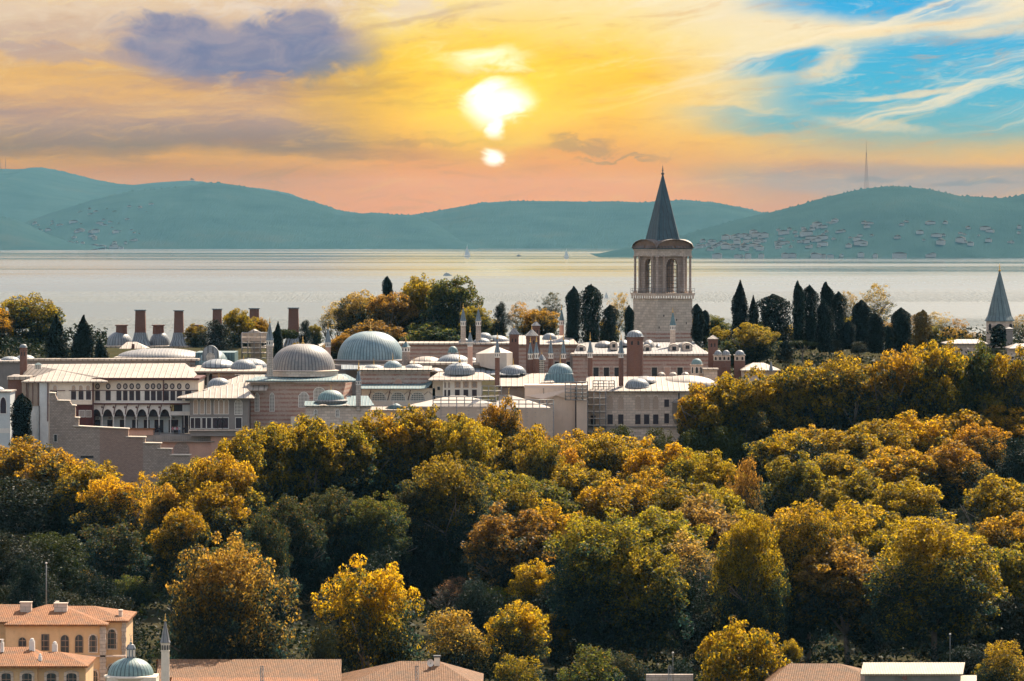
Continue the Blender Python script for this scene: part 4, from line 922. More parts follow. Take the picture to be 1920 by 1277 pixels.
# ---- treasury block with dormers
Ct = 1052
t = T('treasury_block', 'red banded block with lead dormers and small arched gables below the tall tower', 'building', 1190, 720, Ct)
wall(t, 1074, 1330, 667, 740, Ct, 26, band); slab(t, 1072, 1332, 663.5, 667.5, Ct-0.6, 27)
wall(t, 1070, 1077, 664, 740, Ct+2, 20, greywall)
slope(t, 1075, 1330, 664, 642, Ct, Ct+22, lead, rx0=1085, rx1=1300)
for x, yt, yb, w_ in ((1090,647,659,17),(1151,641,653,14),(1214,647,659,15),(1264,645,659,18),(1289,643,656,18)):
    Dd = Ct+6; b = MB(); xc = X(x,Dd); z0 = Z(yb+3,Dd); ww = W(w_,Dd); h = Z(yt,Dd)-z0
    b.prism([(xc+a, z0+c) for a, c in arch_pts(ww, h, h*0.4, False)], Dd, Dd+7); dm = b.build('dormer', lead_pale, t)
    b = MB(); b.prism([(xc+a*0.86, z0+c*0.9) for a, c in arch_pts(ww, h, h*0.4, False)], Dd-0.12, Dd+0.1); b.build('gable_face', stone_w, dm)
    b = MB(); b.box(xc-ww*0.2, xc+ww*0.2, Dd-0.2, Dd-0.13, z0+h*0.3, z0+h*0.72); b.build('opening', dark, dm)
for x0, x1, yt, yb in ((1115,1150,639,650),(1160,1180,637,648),(1205,1228,637,652),(1228,1240,644,655),(1268,1302,641,655)): vault(t, x0, x1, yt, yb, Ct+14, lead, ends=0.4, dd=2.5)
for x in (1117.5,1137,1157,1227,1251,1275): window(t, x, 689, 706, 10, Ct, m=dark if x != 1251 else pinkwall, fm=stone_w, fr=0.16)
for x in (1240,1262,1285,1318): vault(t, x-8, x+8, 697.5, 704.5, Ct-16, lead_pale, ends=0.5, dd=1.2)
turret('brick lantern turret with tall bronze finial left of the scaffolded corner', 1106.5, 9.5, 637, 661, 671, 718, 1014, shaft=brick, fin=15)
turret('brick lantern turret standing in front of the widest brick chimney', 1164.5, 9.5, 636, 662, 671, 724, 1003, shaft=brick, fin=13)
brick_tower('widest round brick chimney tower with a ribbed lead dome, left below the tall tower', 1175, 1206, 619, 632, 712, 1034, pyramid=False, n=16, fin=0, holes=2)
turret('white turret with green cone standing in front of the tall tower', 1261.5, 10.5, 585, 610, 619, 650, 1066, shaft=stone_w, cone=lead_green, fin=10)
brick_tower('square brick chimney with pale pyramid cap at the right end of the banded block', 1328, 1345.5, 628, 636, 720, 1040, capm=lead_pale, fin=0)
for lab, x0, x1, doms, yb in (('brick stack topped by an arcaded lantern with two little domes', 1338, 1370, ((1339,1354),(1354,1369)), 720), ('single brick stack with arcaded lantern and one little dome above the golden trees', 1377, 1397, ((1378,1396),), 712)):
    D_ = 1036; t = T('lantern_chimney', lab, 'chimney', (x0+x1)/2, yb, D_); wall(t, x0, x1, 676.5, yb, D_, 2.2, brick, 'shaft'); la = wall(t, x0+0.5, x1-0.5, 667, 676.5, D_+0.05, 2.1, stone_w, 'lantern'); slab(t, x0-1, x1+1, 665.4, 667, D_-0.2, 2.6, lead_pale, 'rim')
    k = 2 if len(doms) == 1 else 4
    for i in range(k): window(t, x0+(x1-x0)*(i+0.5)/k, 669, 675, 3.6, D_, m=dark, fr=0, arch=0.4, name='opening')
    for a, b2 in doms: dome(t, 0, 656.5, 665.6, a, b2, D_+1.1, ribs=12, ring_=False)
t = T('domed_gazebo', 'white octagonal gazebo with arches and a small dome right of the widest brick chimney', 'gazebo', 1306, 704, 1030)
xc = X(1306,1030); MB().ring(xc, 1030, [(1.25,Z(706,1030)),(1.2,Z(686,1030)),(1.4,Z(684.5,1030)),(1.4,Z(683,1030))], 8, math.pi/8, smooth=False).build('drum', stone_w, t); dome(t, 0, 672, 683.2, 1296, 1317, 1030, ribs=16, m=lead_teal)
for x, w_ in ((1299,4),(1306.5,5),(1314,4)): window(t, x, 688, 700, w_, 1028.85 if x == 1306.5 else 1029.15, m=dark, arch=0.35, fr=0.05, name='opening')
# ---- Tower
J = 1112
t = T('justice_tower', 'tall square stone tower with colonnaded lantern, arched lead eaves and a dark pointed spire', 'tower', 1242, 650, J)
c0, cL, cR = (X(1231,J),J), (X(1187,J+8),J+9.5), (X(1298,J+3),J+5.0)
def quad_plan(xl, xm, xr, D, dl, dr):
    L_, M_, R_ = (X(xl,D+dl),D+dl), (X(xm,D),D), (X(xr,D+dr),D+dr); B_ = (L_[0]+R_[0]-M_[0], L_[1]+R_[1]-M_[1]); return [M_, R_, B_, L_]
def prismq(m_, pl, zb, zt, top=None):
    top = top or pl; n = len(pl)
    for i in range(n):
        j = (i+1)%n; a, b2 = pl[i], pl[j]; c, d_ = top[j], top[i]; Ln = math.hypot(b2[0]-a[0], b2[1]-a[1]); u0_ = a[0]
        m_.face([(*a,zb),(*b2,zb),(*c,zt),(*d_,zt)], [(u0_,zb),(u0_+Ln,zb),(u0_+Ln,zt),(u0_,zt)])
    m_.face([(*q_,zt) for q_ in top]); m_.face([(*q_,zb) for q_ in reversed(pl)]); return m_
TW = lambda k, cx_=None: None
base = quad_plan(1187,1231,1298,J,9,5)
ctr = (sum(p_[0] for p_ in base)/4, sum(p_[1] for p_ in base)/4)
def scl(pl, k): return [(ctr[0]+(x_-ctr[0])*k, ctr[1]+(y_-ctr[1])*k) for x_, y_ in pl]
tower_stone = m_block('tower_stone', (0.66,0.55,0.44), (0.36,0.29,0.24), 1.3, 0.55)
prismq(MB(), base, Z(660,J), Z(561,J)).build('shaft', tower_stone, t)
m_ = MB(); prismq(m_, scl(base,1.015), Z(640,J), Z(622,J)); m_.build('brick_course', band2, t)
m_ = MB(); prismq(m_, scl(base,1.08), Z(555,J), Z(552,J)); prismq(m_, scl(base,1.10), Z(552,J), Z(550,J)); pl = m_.build('gallery_floor', stone_w, t)
m_ = MB(); bb = scl(base,1.0); bo = scl(base,1.07)
for i in (3,0):
    a, b2 = bb[i], bb[(i+1)%4]; ao, bo2 = bo[i], bo[(i+1)%4]; n = 15 if i == 0 else 11
    for k in range(n):
        f = (k+0.5)/n; x_, y_ = ao[0]+(bo2[0]-ao[0])*f, ao[1]+(bo2[1]-ao[1])*f
        m_.box(x_-0.16, x_+0.16, y_-0.1, y_+0.9, Z(561,J), Z(555.02,J))
m_.build('corbels', stone_w, t)
m_ = MB(); rl = scl(base,1.08)
for i in (3,0):
    a, b2 = rl[i], rl[(i+1)%4]; n = 14
    for z_ in (Z(541.5,J), Z(546,J)): m_.tube((*a,z_),(*b2,z_), 0.05, 4)
    for k in range(n+1): f = k/n; x_, y_ = a[0]+(b2[0]-a[0])*f, a[1]+(b2[1]-a[1])*f; m_.tube((x_,y_,Z(550,J)),(x_,y_,Z(541,J)), 0.045, 4)
m_.build('railing', steel, t)
lb = scl(base,0.90); core_ = scl(base,0.80)
st_l = stone_w
# lantern piers with open arches: corner piers + plates over the arches, slim columns outside
m_ = MB(); zt_, zb_ = Z(480,J), Z(550,J)
def along(a, b2, f): return (a[0]+(b2[0]-a[0])*f, a[1]+(b2[1]-a[1])*f)
cc = core_
for i in range(4):
    a, b2 = cc[i], cc[(i+1)%4]; th_ = 0.08
    inn = [along(a,b2,0.0), along(a,b2,0.30), along(a,b2,0.70), along(a,b2,1.0)]
    ain, bin_ = scl(core_,0.80)[i], scl(core_,0.80)[(i+1)%4]
    ii = [along(ain,bin_,0.0), along(ain,bin_,0.22), along(ain,bin_,0.78), along(ain,bin_,1.0)]
    for p0_, p1_, q1_, q0_ in ((inn[0],inn[1],ii[1],ii[0]),(inn[2],inn[3],ii[3],ii[2])): prismq(m_, [p0_,p1_,q1_,q0_], zb_, zt_)
    # arch heads
    n = 8; zs = Z(497,J); za = Z(485,J)
    for k in range(n):
        g0, g1 = k/n, (k+1)/n; hgt = lambda g: zs+(za-zs)*math.sqrt(max(0, 1-(2*g-1)**2))
        pa, pb = along(inn[1],inn[2],g0), along(inn[1],inn[2],g1)
        m_.face([(*pa,hgt(g0)),(*pb,hgt(g1)),(*pb,zt_),(*pa,zt_)])
        qa, qb = along(ii[1],ii[2],g0), along(ii[1],ii[2],g1); m_.face([(*qa,hgt(g0)),(*pa,hgt(g0)),(*pb,hgt(g1)),(*qb,hgt(g1))])
lan_stone = m_block('lantern_stone', (0.44,0.35,0.29), (0.26,0.21,0.18), 1.0, 0.5)
m_.build('lantern_piers', lan_stone, t)
for i in range(4):
    ain, bin_ = scl(core_,0.86)[i], scl(core_,0.86)[(i+1)%4]; a, b2 = along(ain,bin_,0.27), along(ain,bin_,0.73); m_ = MB()
    n = 5; 
    for k in range(n+1):
        f = k/n; x_, y_ = along(a,b2,f); hh_ = Z(497,J)+(Z(486,J)-Z(497,J))*math.sqrt(max(0,1-(2*f-1)**2)); m_.tube((x_,y_,zb_),(x_,y_,hh_), 0.06, 4)
    for k in range(9): z_ = zb_+(Z(488,J)-zb_)*(k+0.5)/9; m_.tube((*a,z_),(*b2,z_), 0.055, 4)
    m_.build('window_grille', iron, t)
for i in range(4):
    a, b2 = scl(base,0.93)[i], scl(base,0.93)[(i+1)%4]
    for f in (0.0, 0.20, 0.80):
        x_, y_ = along(a,b2,f)
        MB().ring(x_, y_, [(0.42,zb_),(0.40,zb_+0.35),(0.27,zb_+0.5),(0.24,zt_-0.6),(0.40,zt_-0.15),(0.42,zt_)], 10).build('column', rubble if f == 0.2 else lan_stone, t)
m_ = MB(); prismq(m_, scl(base,0.97), Z(481,J)+0.01, Z(470,J)); prismq(m_, scl(base,1.0), Z(470,J)+0.003, Z(467.5,J)); m_.build('entablature', stone, t)
# four curved eaves: a half barrel over each face, filled with a tympanum
eave_brown = m_lead('eave_copper_lead', (0.17,0.12,0.09), (0.10,0.08,0.07), per=0.8)
eb = scl(base,1.06); zE, zA = Z(467.5,J), Z(450,J)
for i in range(4):
    a, b2 = eb[i], eb[(i+1)%4]; L_ = ((a[0]+b2[0])/2, (a[1]+b2[1])/2); m_ = MB(); n = 14; tym = []
    nin = (ctr[0]-L_[0], ctr[1]-L_[1])
    for k in range(n):
        f0, f1 = k/n, (k+1)/n; p0_, p1_ = along(a,b2,f0), along(a,b2,f1); hz_ = lambda f: zE+(zA-zE)*math.sqrt(max(0.0,1-(2*f-1)**2))
        q0_, q1_ = (p0_[0]+nin[0]*0.95, p0_[1]+nin[1]*0.95), (p1_[0]+nin[0]*0.95, p1_[1]+nin[1]*0.95)
        m_.face([(*p0_,hz_(f0)+0.16),(*p1_,hz_(f1)+0.16),(*q1_,hz_(f1)+0.2),(*q0_,hz_(f0)+0.2)], None, True)
        m_.face([(*p0_,hz_(f0)),(*p1_,hz_(f1)),(*p1_,hz_(f1)+0.16),(*p0_,hz_(f0)+0.16)])
    ev = m_.build('curved_eave', eave_brown, t)
    m_ = MB(); a2, b3 = (a[0]+nin[0]*0.08,a[1]+nin[1]*0.08), (b2[0]+nin[0]*0.08,b2[1]+nin[1]*0.08)
    m_.face([(*along(a2,b3,k/n), zE+(zA-zE)*math.sqrt(max(0.0,1-(2*k/n-1)**2))) for k in range(n+1)]+[(*b3,zE-0.02),(*a2,zE-0.02)]); m_.build('tympanum', m_plain('eave_timber', (0.20,0.13,0.09), (0.12,0.08,0.06)), ev)
sp = scl(base,0.66)
lead_spire = m_lead('spire_lead', (0.03,0.072,0.09), (0.016,0.042,0.055), per=1.1)
m_ = MB(); R1, R2 = scl(base,0.72), scl(base,0.60)
oct_ = lambda k: [along(scl(base,k)[i], scl(base,k)[(i+1)%4], f) for i in range(4) for f in (0.12, 0.88)]
prismq(m_, oct_(0.72), Z(462,J), Z(449,J), oct_(0.645)); prismq(m_, oct_(0.645), Z(449,J), Z(400,J), oct_(0.395)); prismq(m_, oct_(0.395), Z(400,J), Z(326,J), oct_(0.02)); m_.build('spire', lead_spire, t)
m_ = MB(); prismq(m_, scl(base,1.02), Z(467.4,J), Z(450,J), scl(base,0.6)); m_.build('eave_roof', lead_green, t)
finial(t, ctr[0], ctr[1], Z(327,J), Z(308,J)-Z(327,J), 0.2, m=iron)
for x_, y_ in ((1210,590),(1216,606),(1244,590),(1268,598),(1286,604),(1262,616),(1235,612)):
    wall(t, x_, x_+1.6, y_, y_+4, J+(0.5 if x_ < 1231 else 2.2)*0.0+0.0 if False else J-0.03+(max(0,1231-x_)/44*9+max(0,x_-1231)/67*5), 0.06, dark, 'putlog_hole')
# ---- front right hall and its roofs
Fh = 1000
t = T('stone_hall', 'long cream ashlar hall with a row of arched lattice windows above plain dark windows', 'building', 1180, 815, Fh)
wall(t, 1100, 1290, 733.5, 830, Fh, 20, stone_w); slope(t, 1096, 1292, 733, 706, Fh-1, Fh+13, lead_pale, rx0=1100); slab(t, 1096, 1292, 733.2, 735, Fh-0.9, 3, lead_dark, 'eaves')
dome(t, 0, 709, 725.5, 1172, 1218, Fh+3.5, m=lead_dome, ribs=30); vault(t, 1188, 1232, 705, 717, Fh+8.5, lead, ends=0.5, dd=3.5)
vault(t, 1228, 1345, 703.5, 724, Fh+12, lead_pale, ends=0.3, dd=5.5); wall(t, 1228, 1345, 722, 760, Fh+8, 12, stone_w)
for x in (1144,1164,1196,1212.5,1229.5): window(t, x, 742.5, 768, 10.5, Fh, m=latc, fm=stone_w, arch=0.3, fr=0.14); window(t, x, 777, 795.5, 10, Fh, m=shutter, fm=stone_w, fr=0.14)
window(t, 1112, 779, 797, 9.5, Fh, m=shutter, fm=stone_w, fr=0.14)
for y_ in ((749,763),(775.5,794)): window(t, 1250, y_[0], y_[1], 9, Fh, m=shutter, fm=stone_w, fr=0.12)
wall(t, 1098, 1290, 799, 801.5, Fh-0.3, 1, greywall, 'ledge'); window(t, 1273, 737, 749, 3, Fh, m=dark, fr=0.05)
b = MB(); b.ring(X(1268,Fh), Fh-0.5, [(0.3,Z(794,Fh)),(0.75,Z(783,Fh)),(0.75,Z(756,Fh)),(0.95,Z(755,Fh)),(0.1,Z(747,Fh))], 10); b.build('corner_turret', greywall, t)
t = T('shed_roofed_house', 'low building with a bright flat lead roof and small grey obelisk behind the golden trees', 'building', 1425, 715, 1030)
wall(t, 1392, 1460, 693, 720, 1030, 10, stone_w); hip(t, 1390, 1464, 694, 680, 1412, 1432, 1029, 1042, lead_pale)
MB().ring(X(1445.5,1028.5), 1028.4, [(0.42,Z(696,1028.5)),(0.3,Z(688,1028.5)),(0.05,Z(677,1028.5))], 6, smooth=False).build('obelisk', lead_dome, t)
wall(t, 1320, 1345, 694, 720, 1028, 4, stone_w, 'lean_to'); slab(t, 1318, 1348, 691, 694, 1027.5, 5)
# ---- tarpaulin covered block and scaffolds
Ts = 994
t = T('tarpaulin_block', 'tall wall wrapped in smooth beige tarpaulin with a dark vertical joint', 'wrapped building', 1045, 815, Ts)
wall(t, 984, 1079, 727, 838, Ts, 8, tarp); wall(t, 1081, 1101, 722, 838, Ts-1.5, 10, tarp); wall(t, 1078.6, 1081.2, 726, 838, Ts-0.4, 1, shutter, 'joint')
wall(t, 1018, 1020, 728, 763, Ts-0.15, 0.2, board, 'strap'); slab(t, 983, 1103, 722, 727.3, Ts-0.3 if False else Ts+0.4, 8, tarp, 'top_fold')
q = MB(); q.face([(X(984,Ts-0.06),Ts-0.06,Z(742,Ts)),(X(1018,Ts-0.9),Ts-0.9,Z(748,Ts)),(X(1077,Ts-0.06),Ts-0.06,Z(728,Ts)),(X(984,Ts-0.06),Ts-0.06,Z(728,Ts))]); q.face([(X(1020,Ts-0.06),Ts-0.06,Z(762,Ts)),(X(1042,Ts-0.7),Ts-0.7,Z(741,Ts)),(X(1077,Ts-0.06),Ts-0.06,Z(752,Ts)),(X(1077,Ts-0.06),Ts-0.06,Z(728.5,Ts)),(X(1018,Ts-0.9),Ts-0.9,Z(748,Ts))]); q.build('sagging_sheet', tarp, t)
def scaffold(label, x0, x1, yt, yb, D, nx, lift=14, dep=1.3, netm=None, planks=True, nety=None):
    yb = yb if yb < 790 else 875
    t = T('scaffold', label, 'scaffold', (x0+x1)/2, yb, D, 'scaffolds around the wrapped building'); b = MB(); ny = max(1, round((yb-yt)/lift))
    for k in range(nx+1):
        xp = x0+(x1-x0)*k/nx
        for d_ in (0, dep): b.tube((X(xp,D),D+d_,Z(yb,D)),(X(xp,D),D+d_,Z(yt,D)), 0.085, 5)
    for j in range(ny+1):
        yy = yt+(yb-yt)*j/ny
        for d_ in (0, dep): b.tube((X(x0,D),D+d_,Z(yy,D)),(X(x1,D),D+d_,Z(yy,D)), 0.07, 5)
        for k in range(nx+1): xp = x0+(x1-x0)*k/nx; b.tube((X(xp,D),D,Z(yy,D)),(X(xp,D),D+dep,Z(yy,D)), 0.04, 4)
    for k in range(0, nx, 3):
        xa, xb = x0+(x1-x0)*k/nx, x0+(x1-x0)*(k+1)/nx; b.tube((X(xa,D),D+dep,Z(yb,D)),(X(xb,D),D+dep,Z(max(yt,yb-lift*2),D)), 0.04, 4)
    b.build('tubes', steel, t)
    if planks:
        b = MB()
        for j in range(1, ny): yy = yt+(yb-yt)*j/ny; b.box(X(x0,D),X(x1,D),D+0.1,D+dep-0.1,Z(yy,D)+0.07,Z(yy,D)+0.14)
        b.build('planks', cream, t)
    if netm:
        b = MB(); n0, n1 = nety or (yt, yb); nn = 16
        for k in range(nn):
            xa, xb = x0+(x1-x0)*k/nn, x0+(x1-x0)*(k+1)/nn; da, db = D-0.1-0.07*math.sin(k*1.9), D-0.1-0.07*math.sin((k+1)*1.9)
            b.face([(X(xa,D),da,Z(n1,D)),(X(xb,D),db,Z(n1,D)),(X(xb,D),db,Z(n0,D)),(X(xa,D),da,Z(n0,D))], [(X(xa,D),Z(n1,D)),(X(xb,D),Z(n1,D)),(X(xb,D),Z(n0,D)),(X(xa,D),Z(n0,D))])
        b.build('netting', netm, t)
    return t
t = T('tented_shelter', 'left one of two pale hipped sheet roofs behind the long scaffold', 'shelter', 850, 800, 990)
hip(t, 768, 940, 762, 742, 845, 872, 989, 1000, tent); wall(t, 772, 936, 763, 830, 990, 8, tarp)
t = T('tented_shelter', 'right one of two pale hipped sheet roofs, with a gilt finial, before the wrapped wall', 'shelter', 965, 800, 987)
hip(t, 912, 1032, 766, 742, 955, 962, 984, 996, tent); wall(t, 916, 1028, 767, 836, 985, 8, tarp); finial(t, X(954,990), 990, Z(743,990), 1.6, 0.1)
t = T('low_lead_roof', 'low flat lead roof with a small conical cap and white finial below the fan windows', 'roof', 735, 800, 994)
wall(t, 690, 775, 768, 830, 994, 6, cream); slope(t, 688, 778, 768.5, 761, 993, 1000, lead_pale); MB().ring(X(742,994),996,[(2.2,Z(766,996)),(0.1,Z(756,996))],12,ribs=12).build('conical_cap', lead_green, t); finial(t, X(737,994), 995, Z(760,994), 0.9, 0.08, m=white)
scaffold('long low scaffold with horizontal rails before the left hipped sheet roof', 812, 930, 744, 792, 981, 8, 6.5, netm=net, nety=(758,800), planks=False)
scaffold('taller scaffold bay with netting in front of the right hipped sheet roof', 936, 960, 742, 800, 980, 2, 7, netm=net, planks=False)
scaffold('scaffold with grey net hanging down to the trees at the right hipped sheet roof', 960, 1038, 750, 826, 980, 6, 8, netm=net, nety=(764,860), planks=False)
scaffold('scaffold standing against the corner of the wrapped wall', 1060, 1102, 716, 750, 990.5, 4, 7, planks=False)
scaffold('scaffold tower with four white plank decks against the left of the cream ashlar hall', 1102, 1136, 734, 796, 998, 3, 13, dep=1.4)
scaffold('low scaffold of rails standing on the lead roof left of the brick lantern turret', 1112, 1152, 714, 731, 1000.5, 4, 6, dep=1.0, planks=False)
scaffold('scaffold with green boards between the white kiosk and the hipped sheet roofs', 904, 940, 724, 752, 998, 3, 9)
scaffold('scaffold cage with white sheet top around a small chimney behind the low domes', 453, 500, 624, 672, 1055, 4, 9, dep=4, netm=net, nety=(624,640))
t = T('covered_chimney', 'small chimney inside the sheeted scaffold cage behind the low domes', 'chimney', 476, 690, 1057); wall(t, 470, 487, 636, 690, 1057, 1.8, stone, 'shaft')
MB().ring(X(477,1057), 1057.5, [(1.6,Z(624,1057)),(0.05,Z(617,1057))], 8).build('cap', lead_pale, t)
# ---- terrace, retaining wall, stepped garden wall
t = T('garden_terrace', 'pink retaining wall with a small arched niche carrying the railed terrace', 'terrace wall', 330, 860, 992)
wall(t, 236, 442, 829, 905, 991.5, 3, pinkwall); wall(t, 150, 440, 815.5, 829, 992.2, 10, pave, 'terrace_floor'); slab(t, 270, 402, 827, 829.2, 990.8, 2, board, 'terrace_beam')
wall(t, 238, 287, 806, 816, 991.9, 4, pinkwall, 'parapet'); slab(t, 237, 288, 804.5, 806, 991.6, 5, tile, 'parapet_coping')
wall(t, 395, 442, 811, 850, 991.0, 4, pinkwall, 'arched_wall'); window(t, 420, 826, 852, 11, 991.0, m=rubble, fm=stone_w, arch=0.4, fr=0.08, name='niche')
window(t, 340, 835, 844, 5, 991.5, m=dark, fr=0.05, arch=0.3); b = MB(); b.prism([(X(340,991.4)+a, Z(853,991.4)+c) for a, c in arch_pts(2.9, 2.5, 1.6, False)], 991.35, 991.5); b.build('arch_panel', rubble, t)
b = MB(); D_ = 991.0
for xp in range(288, 396, 4): b.tube((X(xp,D_),D_,Z(827,D_)),(X(xp,D_),D_,Z(817,D_)), 0.03, 4)
b.tube((X(288,D_),D_,Z(816.8,D_)),(X(395,D_),D_,Z(816.8,D_)), 0.05, 4); b.build('railing', steel, t)
t = T('stepped_wall', 'rubble and brick garden wall stepping down to the right below the white wing', 'wall', 230, 900, 978)
Dw = 979; prof = [(92.5,842),(92.5,737),(98,736.5),(103,738.5),(105,744),(108,749.5),(116,751.5),(128,752),(132,754.5),(135,759.5),(141,761),(141,783),(147.5,783.5),(147.5,799),(240.5,804),(240.5,819.5),(272,819.5),(272,831),(301,831),(301,841.5),(321,841.5),(321,853),(356,853),(356,868),(385,868),(385,925),(92.5,925)]
def wall_poly(m_, pts, D, dep): m_.prism([(X(a,D),Z(b2,D)) for a, b2 in reversed(pts)], D, D+dep)
for seg, mm in (((92.5,147.5),rubble),((147.5,187),rubble),((187,268),m_block('brown_brick_face',(0.46,0.31,0.24),(0.29,0.2,0.16),0.4,0.16)),((268,385),rubble)):
    x0, x1 = seg; top = [(a,b2) for a, b2 in prof[1:-2] if x0-0.01 <= a <= x1+0.01]
    def yat(x, side):
        ps = prof[1:-2]
        for i in range(len(ps)-1):
            if ps[i][0] <= x <= ps[i+1][0] and ps[i+1][0] > ps[i][0]:
                v_ = ps[i][1]+(ps[i+1][1]-ps[i][1])*(x-ps[i][0])/(ps[i+1][0]-ps[i][0]); 
                if side == 'R' and x == ps[i+1][0]: continue
                return v_
        return ps[-1][1]
    pts = [(x0,925),(x0,yat(x0,'R'))]+[p_ for p_ in top if x0 < p_[0] < x1]+([(x1,yat(x1-0.01,'L'))])+[(x1,925)]
    b = MB(); wall_poly(b, pts, Dw, 1.5); b.build('wall_section', mm, t)
for x0, x1, ya, yb2 in ((137,242,797.5,803),(236,273.5,818,818.5),(268,303,829.5,830),(295,323,840,840.5),(318,358,852,852),(140,149,782,782.3),(134.5,142.5,759,759.5),(107,131,750,750.6),(92,104,735.5,736.3)):
    b = MB(); b.prism([(X(x0,Dw),Z(ya+1.6,Dw)),(X(x1,Dw),Z(yb2+1.6,Dw)),(X(x1,Dw),Z(yb2,Dw)),(X(x0,Dw),Z(ya,Dw))], Dw-0.35, Dw+1.9); b.build('coping', cream, t)
window(t, 104, 815, 828, 5.5, Dw, m=dark, fr=0.05); wall(t, 151, 175, 855, 858.5, Dw-0.15, 0.2, dark, 'slot')
# left edge annexes
t = T('brown_annex', 'brown brick gable end beside the left end of the white wing', 'building', 30, 800, 1003)
wall(t, 15, 58, 712, 880, 1001.5, 14, brick); slab(t, 13, 55, 706, 712, 1001, 15, lead_pale, 'roof')
t = T('arched_house', 'teal shaded house with an arched opening cut by the left frame edge', 'building', 5, 800, 985)
wall(t, -40, 19, 736, 890, 985, 10, bluewhite); slab(t, -42, 21, 733.5, 736, 984.6, 11); dome(t, 0, 724, 734, -26, 10, 990, ribs=20)
window(t, 6, 745, 775, 11, 985, m=shutter, arch=0.4, fr=0.12); window(t, 3, 803, 812, 30, 985, m=white, fr=0, name='balcony_panel')
# ---- visitors on the terrace
skin = m_plain('skin', (0.45,0.28,0.2)); hairm = m_plain('hair', (0.04,0.03,0.025))
def person(label, px, foot, D, ht, top_m, leg_m, lean=0.0, turn=0.0):
    x, z = X(px,D), Z(foot,D); t = thing('person', label, 'person', (x, D, z), None)
    me = bpy.data.meshes.new('body'); h = ht
    J_ = {'pel':(0,0,.52),'che':(lean*.5,0,.70),'nk':(lean,0,.83),'hd':(lean*1.1,-.01,.88),'ht':(lean*1.1,-.01,.985),'sl':(-.11+lean*.8,0,.80),'sr':(.11+lean*.8,0,.80),'el':(-.15+lean,-.03,.63),'er':(.15+lean,-.03,.63),'wl':(-.12+lean,-.14,.58),'wr':(.12+lean,-.14,.58),'hl':(-.055,0,.50),'hr':(.055,0,.50),'kl':(-.06,-.01,.27),'kr':(.065,-.02,.27),'al':(-.06,0,.04),'ar':(.07,.01,.04),'tl':(-.065,-.07,.015),'tr':(.075,-.06,.015)}
    rad = {'pel':.078,'che':.085,'nk':.032,'hd':.045,'ht':.036,'sl':.042,'sr':.042,'el':.027,'er':.027,'wl':.018,'wr':.018,'hl':.055,'hr':.055,'kl':.036,'kr':.036,'al':.024,'ar':.024,'tl':.016,'tr':.016}
    ks = list(J_); ed = [('pel','che'),('che','nk'),('nk','hd'),('hd','ht'),('che','sl'),('che','sr'),('sl','el'),('sr','er'),('el','wl'),('er','wr'),('pel','hl'),('pel','hr'),('hl','kl'),('hr','kr'),('kl','al'),('kr','ar'),('al','tl'),('ar','tr')]
    me.from_pydata([tuple(c*h for c in J_[k]) for k in ks], [(ks.index(a), ks.index(b2)) for a, b2 in ed], [])
    for m_2 in (leg_m, top_m, skin): me.materials.append(m_2)
    o = bpy.data.objects.new('body', me); COL.objects.link(o); o.parent = t
    md = o.modifiers.new('Skin', 'SKIN'); 
    if not me.skin_vertices: me.attributes.new
    sk = me.skin_vertices[0].data if len(me.skin_vertices) else None
    if sk:
        for i, k in enumerate(ks): sk[i].radius = (rad[k]*h, rad[k]*h*0.85); 
        sk[0].use_root = True
    o.modifiers.new('Sub', 'SUBSURF').levels = 1; ORG[o.name] = Vector((x, D, z))
    dg = bpy.context.evaluated_depsgraph_get(); ev = o.evaluated_get(dg); me2 = bpy.data.meshes.new_from_object(ev); o.modifiers.clear(); o.data = me2
    for m_2 in (leg_m, top_m, skin):
        if len(me2.materials) < 3: me2.materials.append(m_2)
    for i, m_2 in enumerate((leg_m, top_m, skin)): me2.materials[i] = m_2
    for p_ in me2.polygons:
        cz = p_.center[2]/h; p_.material_index = 2 if (cz > .83 or (p_.center[1]/h < -.10 and .5 < cz < .64)) else (1 if cz > .53 else 0); p_.use_smooth = True
    b = MB(); hx, hy_, hzz = x+J_['ht'][0]*h, D+0.015*h, z+.955*h; b.ring(hx, hy_, [(.05*h,hzz-.04*h),(.056*h,hzz),(.045*h,hzz+.035*h),(0,hzz+.052*h)], 10); b.build('hair', hairm, t)
    t.rotation_euler = (0,0,turn)
shirt = {k: m_plain(k+'_cloth', c) for k, c in (('dark',(0.03,0.03,0.04)),('white',(0.7,0.68,0.65)),('pink',(0.55,0.22,0.25)),('blue',(0.12,0.2,0.35)),('grey',(0.25,0.25,0.26)))}
ppl = [(298.5,'dark','dark','person in black standing alone at the left of the terrace'),(324,'pink','grey','person in pink at the left of the visitors under the arcade'),(328,'white','dark','person in white next to the one in pink under the arcade'),(332,'pink','dark','person in pink with dark trousers amid the white shirted visitors'),(336,'white','blue','person in white with blue trousers at the right of the arcade visitors'),(344,'dark','grey','person in black shirt and grey trousers right of the arcade visitors'),
 (361,'dark','dark','leftmost of the three dark visitors standing below the pavilion'),(370,'grey','dark','grey topped visitor in the middle of the group below the pavilion'),(379,'dark','dark','rightmost of the three dark visitors standing below the pavilion')]
for i, (px_, a_, b2_, lab) in enumerate(ppl): person(lab, px_, 815.4 if i < 6 else 816.0, 993.5+(i%3)*0.7 if i < 6 else 986.5*0+992.8, 1.7, shirt[a_], shirt[b2_], 0.01*(i%3-1), (i*0.9)%1.5-0.7)
